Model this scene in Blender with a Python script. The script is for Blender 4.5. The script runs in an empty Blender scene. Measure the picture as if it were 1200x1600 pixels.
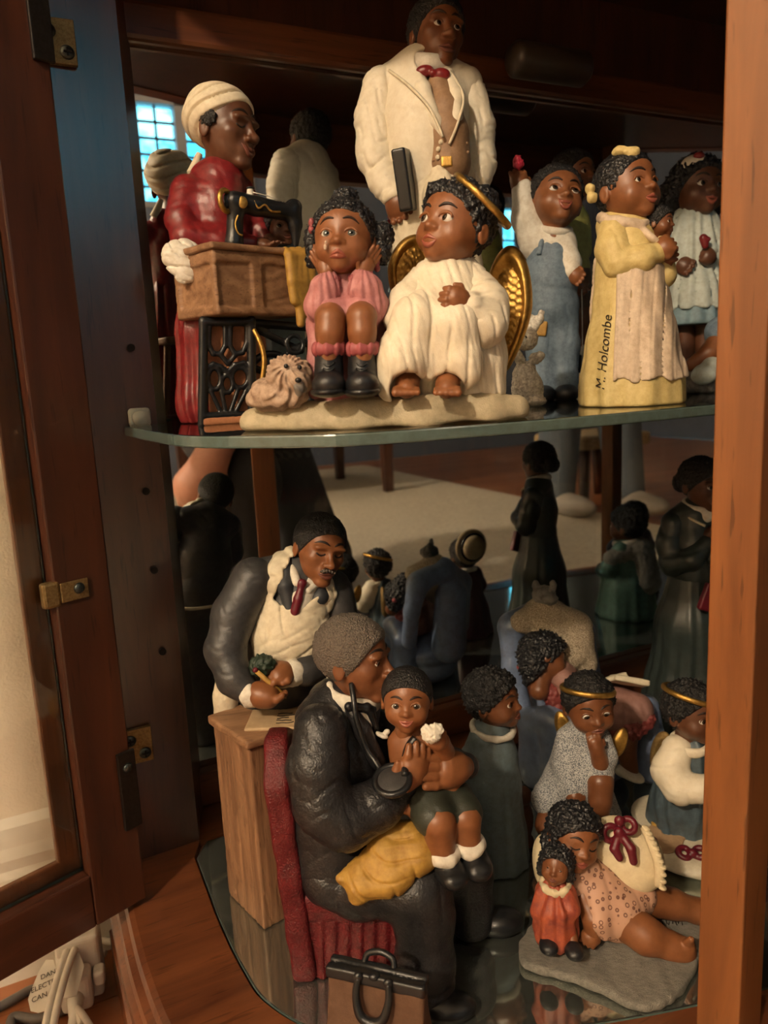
import bpy, bmesh, math, random
import numpy as np
from mathutils import Vector, Matrix
random.seed(7); rng = np.random.default_rng(7)
S = bpy.context.scene
COL = S.collection

# ------------------------------------------------------------------ camera
CAM_H = 0.55                      # phone held low, in front of the cabinet's open side
FPX = 1200.0                      # focal length in pixels of the 1200 x 1600 frame
PITCH, ROLL, YAW = math.radians(10.32), math.radians(2.77), math.radians(25.8)

def _axes():
    fw = np.array([0, math.cos(PITCH), -math.sin(PITCH)]); r0 = np.array([1., 0, 0]); d0 = np.array([0, -math.sin(PITCH), -math.cos(PITCH)])
    rt = math.cos(ROLL) * r0 + math.sin(ROLL) * d0; dn = math.cos(ROLL) * d0 - math.sin(ROLL) * r0
    c, s = math.cos(YAW), math.sin(YAW); R = np.array([[c, s, 0], [-s, c, 0], [0, 0, 1]])
    return R @ fw, R @ rt, R @ dn
CF, CR, CD = _axes()
CP = np.array([0., 0., CAM_H])
def ray(px, py): return CF + CR * (px - 600) / FPX + CD * (py - 800) / FPX
def on_z(px, py, z):
    r = ray(px, py); return CP + r * ((z - CAM_H) / r[2])
def on_y(px, py, y):
    r = ray(px, py); return CP + r * (y / r[1])

cd = bpy.data.cameras.new('camera'); cam = bpy.data.objects.new('camera', cd); COL.objects.link(cam)
cd.sensor_fit = 'VERTICAL'; cd.sensor_height = 36.0; cd.lens = 36.0 * FPX / 1600; cd.clip_start = 0.01; cd.clip_end = 60
cam.matrix_world = Matrix(((CR[0], -CD[0], -CF[0], CP[0]), (CR[1], -CD[1], -CF[1], CP[1]), (CR[2], -CD[2], -CF[2], CP[2]), (0, 0, 0, 1)))
cd.dof.use_dof = True; cd.dof.focus_distance = 0.52; cd.dof.aperture_fstop = 11.0
S.camera = cam

# ------------------------------------------------------------------ world, lights, exposure
S.view_settings.view_transform = 'Standard'; S.view_settings.look = 'None'; S.view_settings.gamma = 1.0
S.view_settings.exposure = 0.0; S.view_settings.use_curve_mapping = False
W = bpy.data.worlds.new('world'); S.world = W; W.use_nodes = True
wn = W.node_tree.nodes; wl = W.node_tree.links
bg = wn['Background']; bg.inputs['Strength'].default_value = 1.0
_tc = wn.new('ShaderNodeTexCoord'); _cl = wn.new('ShaderNodeTexNoise'); _cl.inputs['Scale'].default_value = 22; _cl.inputs['Detail'].default_value = 3   # bright day sky broken by cloud
_rp = wn.new('ShaderNodeValToRGB'); _rp.color_ramp.elements[0].position = .46; _rp.color_ramp.elements[1].position = .60
_rp.color_ramp.elements[0].color = (.20, 2.0, 3.2, 1); _rp.color_ramp.elements[1].color = (1.5, 4.6, 5.6, 1)
wl.new(_tc.outputs['Generated'], _cl.inputs['Vector']); wl.new(_cl.outputs['Fac'], _rp.inputs['Fac']); wl.new(_rp.outputs['Color'], bg.inputs['Color'])

# ------------------------------------------------------------------ materials
MATS = {}
def new_mat(name):
    m = bpy.data.materials.new(name); m.use_nodes = True
    return m, m.node_tree.nodes, m.node_tree.links, m.node_tree.nodes['Principled BSDF']
def _tex(n, l, scale, kind='Object', stretch=(1, 1, 1)):
    t = n.new('ShaderNodeTexCoord'); mp = n.new('ShaderNodeMapping'); mp.inputs['Scale'].default_value = tuple(scale * q for q in stretch)
    l.new(t.outputs[kind], mp.inputs['Vector']); return mp.outputs['Vector']
def paint(name, col, rough=0.5, var=0.25, vscale=120, bump=0.3, bscale=500, stretch=(1, 1, 1), col2=None, metal=0.0, coat=0.0, spec=0.5, dist=0.001):
    """painted resin: a brushed colour with thin worn patches and fine relief"""
    if name in MATS: return MATS[name]
    m, n, l, b = new_mat(name); vscale = vscale * .38 if vscale > 50 else vscale; bump = bump * .7 if dist <= .001 else bump
    v = _tex(n, l, vscale, stretch=stretch); nz = n.new('ShaderNodeTexNoise'); nz.inputs['Detail'].default_value = 6; nz.inputs['Roughness'].default_value = 0.65
    l.new(v, nz.inputs['Vector'])
    cr = n.new('ShaderNodeValToRGB'); cr.color_ramp.elements[0].position = 0.32; cr.color_ramp.elements[1].position = 0.62
    c2 = col2 or tuple(c * (1 - var) * (1 - 0.25 * var * i) for i, c in enumerate(col))
    cr.color_ramp.elements[0].color = (*c2, 1); cr.color_ramp.elements[1].color = (*col, 1)
    l.new(nz.outputs['Fac'], cr.inputs['Fac']); l.new(cr.outputs['Color'], b.inputs['Base Color'])
    b.inputs['Roughness'].default_value = rough; b.inputs['Metallic'].default_value = metal; b.inputs['Specular IOR Level'].default_value = spec
    b.inputs['Coat Weight'].default_value = coat; b.inputs['Coat Roughness'].default_value = 0.25
    if bump:
        v2 = _tex(n, l, bscale, stretch=stretch); n2 = n.new('ShaderNodeTexNoise'); n2.inputs['Detail'].default_value = 4; l.new(v2, n2.inputs['Vector'])
        bp = n.new('ShaderNodeBump'); bp.inputs['Strength'].default_value = bump; bp.inputs['Distance'].default_value = dist
        l.new(n2.outputs['Fac'], bp.inputs['Height']); l.new(bp.outputs['Normal'], b.inputs['Normal'])
    MATS[name] = m; return m
def hair_mat(name, col, scale=450, rough=0.38, bump=0.9):
    if name in MATS: return MATS[name]
    m, n, l, b = new_mat(name); v = _tex(n, l, scale)
    nz = n.new('ShaderNodeTexNoise'); nz.inputs['Scale'].default_value = 0.6; nz.inputs['Detail'].default_value = 2; l.new(v, nz.inputs['Vector'])
    mx = n.new('ShaderNodeVectorMath'); mx.operation = 'MULTIPLY_ADD'; mx.inputs[1].default_value = (1.6, 1.6, 1.6)
    l.new(nz.outputs['Color'], mx.inputs[0]); l.new(v, mx.inputs[2])
    vo = n.new('ShaderNodeTexVoronoi'); l.new(mx.outputs[0], vo.inputs['Vector']); vo.inputs['Scale'].default_value = 1.0
    bp = n.new('ShaderNodeBump'); bp.inputs['Strength'].default_value = bump; bp.inputs['Distance'].default_value = 0.0012; bp.invert = True
    l.new(vo.outputs['Distance'], bp.inputs['Height']); l.new(bp.outputs['Normal'], b.inputs['Normal'])
    cr = n.new('ShaderNodeValToRGB'); cr.color_ramp.elements[0].color = (*[c * 1.5 for c in col], 1); cr.color_ramp.elements[1].color = (*[c * 0.6 for c in col], 1)
    l.new(vo.outputs['Distance'], cr.inputs['Fac']); l.new(cr.outputs['Color'], b.inputs['Base Color'])
    b.inputs['Roughness'].default_value = rough; MATS[name] = m; return m
def speckle(name, ca, cb, scale=400, rough=0.7, lo=0.45, hi=0.55, bump=0.3, ring=False):
    """two colours broken into small print (ring: small printed circles)"""
    if name in MATS: return MATS[name]
    m, n, l, b = new_mat(name); v = _tex(n, l, scale)
    cr = n.new('ShaderNodeValToRGB'); es = cr.color_ramp.elements
    if ring:
        vo = n.new('ShaderNodeTexVoronoi'); l.new(v, vo.inputs['Vector']); vo.inputs['Scale'].default_value = 1.0; src = vo.outputs['Distance']; vo.inputs['Randomness'].default_value = 0.6
        es[0].position = 0.16; es[1].position = 0.22; es[0].color = (*ca, 1); es[1].color = (*cb, 1)
        e = es.new(0.30); e.color = (*cb, 1); e = es.new(0.36); e.color = (*ca, 1)
    else:
        nz = n.new('ShaderNodeTexNoise'); nz.inputs['Detail'].default_value = 3; l.new(v, nz.inputs['Vector']); src = nz.outputs['Fac']
        es[0].position = lo; es[1].position = hi; es[0].color = (*ca, 1); es[1].color = (*cb, 1)
    l.new(src, cr.inputs['Fac']); l.new(cr.outputs['Color'], b.inputs['Base Color'])
    bp = n.new('ShaderNodeBump'); bp.inputs['Strength'].default_value = bump; bp.inputs['Distance'].default_value = 0.001
    l.new(cr.outputs['Color'], bp.inputs['Height']); l.new(bp.outputs['Normal'], b.inputs['Normal'])
    b.inputs['Roughness'].default_value = rough; MATS[name] = m; return m
def wood(name, dark, light, scale=9, axis=2, rough=0.3, coat=0.5, bump=0.12, coatr=0.16, kind='Object', pores=True):
    if name in MATS: return MATS[name]
    m, n, l, b = new_mat(name)
    st = [1.0, 1.0, 1.0]; st[axis] = 0.09
    v = _tex(n, l, scale, kind, st)
    nz = n.new('ShaderNodeTexNoise'); nz.inputs['Scale'].default_value = 5; nz.inputs['Detail'].default_value = 8; nz.inputs['Roughness'].default_value = 0.6; nz.inputs['Distortion'].default_value = 0.6
    l.new(v, nz.inputs['Vector'])
    cr = n.new('ShaderNodeValToRGB'); es = cr.color_ramp.elements; es[0].position = 0.3; es[1].position = 0.72; es[0].color = (*dark, 1); es[1].color = (*light, 1)
    l.new(nz.outputs['Fac'], cr.inputs['Fac'])
    src = cr.outputs['Color']
    if pores:
        n2 = n.new('ShaderNodeTexNoise'); n2.inputs['Scale'].default_value = 34; n2.inputs['Detail'].default_value = 2; l.new(v, n2.inputs['Vector'])
        c2 = n.new('ShaderNodeValToRGB'); c2.color_ramp.elements[0].position = 0.30; c2.color_ramp.elements[1].position = 0.38
        c2.color_ramp.elements[0].color = (0.45, 0.4, 0.38, 1); c2.color_ramp.elements[1].color = (1, 1, 1, 1); l.new(n2.outputs['Fac'], c2.inputs['Fac'])
        mx = n.new('ShaderNodeMix'); mx.data_type = 'RGBA'; mx.blend_type = 'MULTIPLY'; mx.inputs['Factor'].default_value = 0.8
        l.new(src, mx.inputs['A']); l.new(c2.outputs['Color'], mx.inputs['B']); src = mx.outputs['Result']
    l.new(src, b.inputs['Base Color'])
    b.inputs['Roughness'].default_value = rough; b.inputs['Coat Weight'].default_value = coat; b.inputs['Coat Roughness'].default_value = coatr
    bp = n.new('ShaderNodeBump'); bp.inputs['Strength'].default_value = bump; bp.inputs['Distance'].default_value = 0.0006; l.new(nz.outputs['Fac'], bp.inputs['Height'])
    l.new(bp.outputs['Normal'], b.inputs['Normal']); MATS[name] = m; return m
def clear_glass(name, tint=(0.93, 0.97, 0.95), rough=0.02, ior=1.5):
    if name in MATS: return MATS[name]
    m, n, l, b = new_mat(name); out = n['Material Output']; n.remove(b)
    tr = n.new('ShaderNodeBsdfTransparent'); tr.inputs['Color'].default_value = (*tint, 1)
    gl = n.new('ShaderNodeBsdfGlossy'); gl.inputs['Roughness'].default_value = rough; gl.inputs['Color'].default_value = (1, 1, 1, 1)
    fr = n.new('ShaderNodeFresnel'); fr.inputs['IOR'].default_value = ior
    mx = n.new('ShaderNodeMixShader'); l.new(fr.outputs[0], mx.inputs[0]); l.new(tr.outputs[0], mx.inputs[1]); l.new(gl.outputs[0], mx.inputs[2]); l.new(mx.outputs[0], out.inputs['Surface'])
    MATS[name] = m; return m
def mirror_mat(name, tint=(0.86, 0.88, 0.87), rough=0.0):
    if name in MATS: return MATS[name]
    m, n, l, b = new_mat(name); b.inputs['Base Color'].default_value = (*tint, 1); b.inputs['Metallic'].default_value = 1; b.inputs['Roughness'].default_value = rough
    MATS[name] = m; return m
def glow(name, col, strength):
    if name in MATS: return MATS[name]
    m, n, l, b = new_mat(name); b.inputs['Emission Color'].default_value = (*col, 1); b.inputs['Emission Strength'].default_value = strength; b.inputs['Base Color'].default_value = (*col, 1)
    MATS[name] = m; return m

# ------------------------------------------------------------------ objects
def link(name, me, mat=None, parent=None, smooth=True):
    o = bpy.data.objects.new(name, me); COL.objects.link(o)
    if mat is not None:
        for q in (mat if isinstance(mat, (list, tuple)) else [mat]): me.materials.append(q)
    if smooth and len(me.polygons): me.polygons.foreach_set('use_smooth', np.ones(len(me.polygons), dtype=bool))
    if parent is not None: o.parent = parent
    return o
def tag(o, label=None, cat=None, group=None, kind=None):
    if label: o['label'] = label
    if cat: o['category'] = cat
    if group: o['group'] = group
    if kind: o['kind'] = kind
    return o
def empty(name, loc=(0, 0, 0), rz=0.0, parent=None):
    o = bpy.data.objects.new(name, None); COL.objects.link(o); o.location = loc; o.rotation_euler = (0, 0, rz); o.empty_display_size = 0.02
    if parent is not None: o.parent = parent
    return o
def raw(verts, faces):
    me = bpy.data.meshes.new('m'); me.from_pydata([tuple(map(float, v)) for v in verts], [], [tuple(f) for f in faces]); me.update(); return me
def bevel_obj(o, w, seg=2):
    md = o.modifiers.new('bevel', 'BEVEL'); md.width = w; md.segments = seg; md.limit_method = 'ANGLE'; md.angle_limit = math.radians(40)
    return o
def box_mesh(lo, hi):
    x0, y0, z0 = lo; x1, y1, z1 = hi
    v = [(x0, y0, z0), (x1, y0, z0), (x1, y1, z0), (x0, y1, z0), (x0, y0, z1), (x1, y0, z1), (x1, y1, z1), (x0, y1, z1)]
    return raw(v, [(0, 3, 2, 1), (4, 5, 6, 7), (0, 1, 5, 4), (1, 2, 6, 5), (2, 3, 7, 6), (3, 0, 4, 7)])
def prism(poly, z0, z1, cap=True):
    """vertical prism over a plan polygon (counter-clockwise)"""
    n = len(poly); v = [(x, y, z0) for x, y in poly] + [(x, y, z1) for x, y in poly]
    f = [(i, (i + 1) % n, (i + 1) % n + n, i + n) for i in range(n)]
    if cap: f += [tuple(range(n - 1, -1, -1)), tuple(range(n, 2 * n))]
    return raw(v, f)
def tube_mesh(pts, rads, seg=10, closed=False):
    pts = [np.array(p, float) for p in pts]; n = len(pts)
    if np.isscalar(rads): rads = [rads] * n
    V = []; Fc = []; up = None
    for i, p in enumerate(pts):
        a = pts[(i - 1) % n] if (closed or i > 0) else p; b = pts[(i + 1) % n] if (closed or i < n - 1) else p
        t = b - a; t /= (np.linalg.norm(t) + 1e-12)
        if up is None:
            up = np.cross(t, [0, 0, 1.]);
            if np.linalg.norm(up) < 1e-3: up = np.cross(t, [1., 0, 0])
        up = up - t * (up @ t); up /= (np.linalg.norm(up) + 1e-12); w = np.cross(t, up)
        for k in range(seg):
            a_ = 2 * math.pi * k / seg; V.append(p + rads[i] * (math.cos(a_) * up + math.sin(a_) * w))
    m = n if closed else n - 1
    for i in range(m):
        for k in range(seg):
            j = (i + 1) % n; Fc.append((i * seg + k, i * seg + (k + 1) % seg, j * seg + (k + 1) % seg, j * seg + k))
    if not closed:
        Fc.append(tuple(range(seg - 1, -1, -1))); Fc.append(tuple((n - 1) * seg + k for k in range(seg)))
    return raw(V, Fc)
def spline(pts, n=8):
    """Catmull-Rom through the points"""
    P = [np.array(p, float) for p in pts]; out = []
    for i in range(len(P) - 1):
        p0 = P[max(i - 1, 0)]; p1 = P[i]; p2 = P[i + 1]; p3 = P[min(i + 2, len(P) - 1)]
        for k in range(n):
            t = k / n; out.append(0.5 * ((2 * p1) + (-p0 + p2) * t + (2 * p0 - 5 * p1 + 4 * p2 - p3) * t * t + (-p0 + 3 * p1 - 3 * p2 + p3) * t ** 3))
    out.append(P[-1]); return out

# ------------------------------------------------------------------ signed-distance sculpting
class D:
    """a distance function with bounds"""
    def __init__(s, fn, lo, hi, pad=0): s.fn = fn; s.lo = np.array(lo, float) - pad; s.hi = np.array(hi, float) + pad
    def __call__(s, p): return s.fn(p)
def _n(v): return np.sqrt(np.einsum('ij,ij->i', v, v))
def smin(a, b, k):
    if k <= 0: return np.minimum(a, b)
    h = np.maximum(k - np.abs(a - b), 0) / k; return np.minimum(a, b) - h * h * k * 0.25
def ell(c, r, R=None):
    c = np.array(c, float); r = np.array([r] * 3 if np.isscalar(r) else r, float)
    def fn(p):
        q = p - c
        if R is not None: q = q @ R
        a = _n(q / r); b = _n(q / (r * r)); return a * (a - 1) / np.maximum(b, 1e-9)
    m = r if R is None else np.sqrt((np.asarray(R) ** 2) @ (r ** 2))
    return D(fn, c - m, c + m)
def cap(a, b, ra, rb=None):
    a = np.array(a, float); b = np.array(b, float); rb = ra if rb is None else rb; ab = b - a; L = max(ab @ ab, 1e-9)
    def fn(p):
        h = np.clip(((p - a) @ ab) / L, 0, 1); return _n(p - a - h[:, None] * ab) - (ra + (rb - ra) * h)
    return D(fn, np.minimum(a - ra, b - rb), np.maximum(a + ra, b + rb))
def uni(items, k=0.0):
    items = [i for i in items if i is not None]
    def fn(p):
        d = items[0](p)
        for it in items[1:]: d = smin(d, it(p), k)
        return d
    return D(fn, np.min([i.lo for i in items], 0), np.max([i.hi for i in items], 0), k * 0.25)
def chain(pts, k=None):
    """tapered limb through (point, radius) pairs"""
    c = [cap(pts[i][0], pts[i + 1][0], pts[i][1], pts[i + 1][1]) for i in range(len(pts) - 1)]
    return uni(c, k if k is not None else 0.35 * min(r for _, r in pts))
def sub(a, b, k=0.0):
    def fn(p): return -smin(-a(p), b(p), k)
    return D(fn, a.lo, a.hi)
def both(a, b, k=0.0):
    def fn(p): return -smin(-a(p), -b(p), k)
    return D(fn, np.maximum(a.lo, b.lo), np.minimum(a.hi, b.hi))
def half(pt, nrm):
    """everything on the far side of nrm"""
    pt = np.array(pt, float); nrm = np.array(nrm, float); nrm = nrm / np.linalg.norm(nrm)
    return D(lambda p: (p - pt) @ nrm, [-1e4] * 3, [1e4] * 3)
def rbox(c, h, r=1.0, R=None):
    c = np.array(c, float); h = np.array(h, float) - r
    def fn(p):
        q = p - c
        if R is not None: q = q @ R
        q = np.abs(q) - h; return _n(np.maximum(q, 0)) + np.minimum(np.max(q, 1), 0) - r
    m = h + r if R is None else np.abs(np.asarray(R)) @ (h + r)
    return D(fn, c - m, c + m)
def torus(c, ax, R, r, flat=1.0):
    c = np.array(c, float); ax = np.array(ax, float); ax = ax / np.linalg.norm(ax)
    def fn(p):
        q = p - c; h = q @ ax; w = np.sqrt(np.maximum(np.einsum('ij,ij->i', q, q) - h * h, 0)); return np.sqrt((w - R) ** 2 + (h * flat) ** 2) - r
    return D(fn, c - R - r - 2, c + R + r + 2)
def wob(a, fn, amp):
    """relief: subtract fn(p) (of size amp) from the distance"""
    return D(lambda p: a(p) - fn(p), a.lo, a.hi, amp)
def shell_cut(a, w, k=0): return D(lambda p: np.maximum(a(p), -(a(p) + w)), a.lo, a.hi)
def rot(yaw=0, pitch=0, roll=0):
    y, p, r = map(math.radians, (yaw, pitch, roll)); p = -p
    Rz = np.array([[math.cos(y), -math.sin(y), 0], [math.sin(y), math.cos(y), 0], [0, 0, 1]])
    Rx = np.array([[1, 0, 0], [0, math.cos(p), -math.sin(p)], [0, math.sin(p), math.cos(p)]])
    Ry = np.array([[math.cos(r), 0, math.sin(r)], [0, 1, 0], [-math.sin(r), 0, math.cos(r)]])
    return Rz @ Rx @ Ry
# relief patterns -------------------------------------------------
def curls(k, amp, ph=0.0):
    def f(p):
        x, y, z = p[:, 0] * k, p[:, 1] * k, p[:, 2] * k
        return amp * np.sin(x + 1.9 * np.sin(.7 * z + ph)) * np.sin(y + 1.7 * np.sin(.8 * x + ph)) * np.sin(z + 1.8 * np.sin(.75 * y + ph)) * 1.6
    return f
def pleats(cu, cv, n, amp, wave=0.02, ph=0.0, z0=None, z1=None):
    def f(p):
        a = np.arctan2(p[:, 1] - cv, p[:, 0] - cu); s = np.sin(n * a + ph + 1.2 * np.sin(p[:, 2] * wave + 3 * a)) + .4 * np.sin(n * 1.7 * a + 1.3 - ph)
        g = 1.0
        if z0 is not None: g = np.clip((z0 - p[:, 2]) / (z0 - z1), 0, 1)
        return amp * s * g
    return f
def folds(dirv, k, amp, warp=1.5, wk=None, ph=0.0):
    d = np.array(dirv, float); d /= np.linalg.norm(d); e = np.cross(d, [.3, .8, .52]); e /= np.linalg.norm(e); wk = wk or k * .35
    def f(p):
        a, b = p @ d, p @ e; g = np.sin(.62 * k * a + warp * np.sin(wk * b + ph)); m = np.clip(.55 + .6 * np.sin(.23 * k * a + 1.7 * wk * b + ph), 0, 1)      # narrow creases that fade in and out
        g2 = np.sin(1.15 * k * a + 1.9 + warp * np.cos(wk * 1.4 * b)); return 1.1 * amp * (.30 * np.sin(.4 * k * a + wk * b) - 1.15 * np.exp(-(g / .26) ** 2) * m - .7 * np.exp(-(g2 / .26) ** 2) * (1.1 - m))
    return f
def grain(across, k, amp, along=.010):
    """rough-hewn boards: sharp furrows that wander slowly along the grain"""
    d = np.array(across, float); d /= np.linalg.norm(d)
    def f(p):
        a, z = p @ d, p[:, 2]; w = 1.6 * np.sin(along * z + .05 * a) + .8 * np.sin(2.3 * along * z + 1 + .11 * a)
        return -amp * (np.exp(-(np.sin(k * a + w) / .22) ** 2) * (.6 + .4 * np.sin(3.1 * along * z + a * .3)) + .5 * np.exp(-(np.sin(2.7 * k * a + 1.7 * w) / .3) ** 2))
    return f
def lumps(k, amp, ph=0.):
    def f(p):
        x, y, z = p[:, 0] * k, p[:, 1] * k, p[:, 2] * k
        return amp * (np.sin(x + ph + 1.3 * np.sin(.6 * y)) + np.sin(1.1 * y + 1.3 * np.sin(.7 * z + ph)) + np.sin(.9 * z + 1.3 * np.sin(.8 * x))) / 2
    return f

_EDGE = [(0, 1), (2, 3), (4, 5), (6, 7), (0, 2), (1, 3), (4, 6), (5, 7), (0, 4), (1, 5), (2, 6), (3, 7)]
def sdf_mesh(sd, h):
    """surface nets on a block-sparse grid; returns verts, quads"""
    B = 4; lo = sd.lo - 2.5 * h; nb = np.ceil((sd.hi + 2.5 * h - lo) / (h * B)).astype(int); n = nb * B
    ci = np.stack(np.meshgrid(*[np.arange(q) for q in nb], indexing='ij'), -1).reshape(-1, 3)
    cen = lo + (ci * B + (B - 1) / 2) * h; dc = sd(cen)
    act = np.abs(dc) < B * h * 0.87 * 1.4 + 2 * h
    G = np.where(dc < 0, -1e3, 1e3).astype(np.float32).reshape(nb)
    G = np.repeat(np.repeat(np.repeat(G, B, 0), B, 1), B, 2)
    off = np.stack(np.meshgrid(*[np.arange(B)] * 3, indexing='ij'), -1).reshape(-1, 3)
    ai = ci[act]
    for s in range(0, len(ai), 5000):
        idx = (ai[s:s + 5000, None, :] * B + off[None]).reshape(-1, 3)
        G[idx[:, 0], idx[:, 1], idx[:, 2]] = sd(lo + idx * h)
    I = G < 0
    c = np.zeros(tuple(n - 1), np.int8)
    for a in (0, 1):
        for b in (0, 1):
            for d in (0, 1): c += I[a:n[0] - 1 + a, b:n[1] - 1 + b, d:n[2] - 1 + d]
    cells = np.argwhere((c > 0) & (c < 8)); K = len(cells)
    if K == 0: return np.zeros((0, 3)), np.zeros((0, 4), int)
    cor = np.array([(i & 1, (i >> 1) & 1, (i >> 2) & 1) for i in range(8)])
    val = np.stack([G[cells[:, 0] + o[0], cells[:, 1] + o[1], cells[:, 2] + o[2]] for o in cor], 1)
    acc = np.zeros((K, 3)); cnt = np.zeros(K)
    for a, b in _EDGE:
        va, vb = val[:, a], val[:, b]; m = (va < 0) != (vb < 0); t = np.where(m, va / np.where(m, va - vb, 1), 0)
        acc += np.where(m[:, None], cor[a] + t[:, None] * (cor[b] - cor[a]), 0); cnt += m
    V = lo + (cells + acc / cnt[:, None]) * h
    e = h * .4; T = np.array([[1, -1, -1], [-1, -1, 1], [-1, 1, -1], [1, 1, 1.]]); sv = [sd(V + t * e) for t in T]; g = sum(s_[:, None] * t for s_, t in zip(sv, T)) / (4 * e)
    gn = np.maximum((g * g).sum(1), .05); V = V - np.clip(sum(sv) / 4 / gn, -h * .6, h * .6)[:, None] * g
    ID = -np.ones(tuple(n - 1), np.int64); ID[cells[:, 0], cells[:, 1], cells[:, 2]] = np.arange(K)
    Q = []
    for ax in range(3):
        u, w = (ax + 1) % 3, (ax + 2) % 3
        sl0 = [slice(1, None)] * 3; sl1 = [slice(1, None)] * 3
        sl0[ax] = slice(0, -1); sl1[ax] = slice(1, None)
        A = I[tuple(sl0)]; Bv = I[tuple(sl1)]; e0 = np.argwhere(A != Bv)
        if len(e0) == 0: continue
        base = e0.copy(); base[:, u] += 1; base[:, w] += 1; inside = A[tuple(e0.T)]
        ok = np.all(base <= np.array(n) - 2, 1) | True
        def cid(du, dw):
            q = base.copy(); q[:, u] -= du; q[:, w] -= dw; q = np.minimum(q, np.array(n) - 2); return ID[q[:, 0], q[:, 1], q[:, 2]]
        quad = np.stack([cid(1, 1), cid(0, 1), cid(0, 0), cid(1, 0)], 1); quad[~inside] = quad[~inside][:, ::-1]
        Q.append(quad[(quad >= 0).all(1)])
    return V, np.concatenate(Q)
def merge(parts):
    V = []; Q = []; o = 0
    for v, q in parts: V.append(v); Q.append(np.asarray(q) + o); o += len(v)
    return np.concatenate(V), np.concatenate(Q)
def np_mesh(V, Q):
    me = bpy.data.meshes.new('m'); nq = len(Q); me.vertices.add(len(V)); me.vertices.foreach_set('co', np.ascontiguousarray(V, np.float32).ravel())
    me.loops.add(nq * 4); me.loops.foreach_set('vertex_index', np.ascontiguousarray(Q, np.int32).ravel())
    me.polygons.add(nq); me.polygons.foreach_set('loop_start', np.arange(0, nq * 4, 4, dtype=np.int32)); me.polygons.foreach_set('loop_total', np.full(nq, 4, np.int32))
    me.update(); me.validate(); return me

# ------------------------------------------------------------------ a figurine's own frame
class Frame:
    """local axes at a figurine: u to the viewer's side, v away, z up; one unit = one picture pixel at that distance"""
    def __init__(s, name, px, py=None, y=None, z=0.0, label=None, cat='figurine', group=None):
        p = on_y(px, py or 800, y) if y is not None else on_z(px, py, z)
        s.o = np.array([p[0], p[1], z]); r = s.o[:2] / np.linalg.norm(s.o[:2]); s.h = r; s.rt = np.array([r[1], -r[0]])
        s.k = float((s.o - CP) @ CF) / FPX
        s.root = empty(name, tuple(s.o), math.atan2(s.rt[1], s.rt[0])); tag(s.root, label, cat, group)
    def P(s, px, py, v=0.0):
        r = ray(px, py); t = (s.o[:2] @ s.h + v * s.k) / (r[:2] @ s.h); w = CP + r * t - s.o
        return np.array([w[:2] @ s.rt, v * s.k, w[2]]) / s.k
    def G(s, px, py, z=0.0):
        """the point seen at a pixel on the level z (local units)"""
        w = on_z(px, py, s.o[2] + z * s.k) - s.o
        return np.array([w[:2] @ s.rt, w[:2] @ s.h, w[2]]) / s.k
    def C(s, pts, k=None):
        """limb chain from (px, py, v, r)"""
        return chain([(s.P(a, b, c), r) for a, b, c, r in pts], k)
    def add(s, name, sd, mat, h=2.6, parent=None, label=None):
        if not isinstance(sd, D):
            first = s.add(name, sd[0][0], mat, sd[0][1], parent, label)
            for it in sd[1:]: s.add(it[2] if len(it) > 2 else 'hand', it[0], mat, it[1], parent)
            return first
        V, Q = sdf_mesh(sd, h * 1.24 if 2.2 <= h < 5 else (h * 1.08 if 1.6 <= h < 2.2 else h))
        o = link(name, np_mesh(V * s.k, Q), mat, parent or s.root)
        if label: o['label'] = label
        return o
    def tube(s, name, pts, r, mat, seg=8, parent=None, n=6, closed=False):
        pp = spline(pts, n) if n else pts
        if np.isscalar(r): rr = r * s.k
        else: rr = [float(x) * s.k for x in np.interp(np.linspace(0, 1, len(pp)), np.linspace(0, 1, len(r)), r)]
        return link(name, tube_mesh([np.array(p) * s.k for p in pp], rr, seg, closed), mat, parent or s.root)

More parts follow.
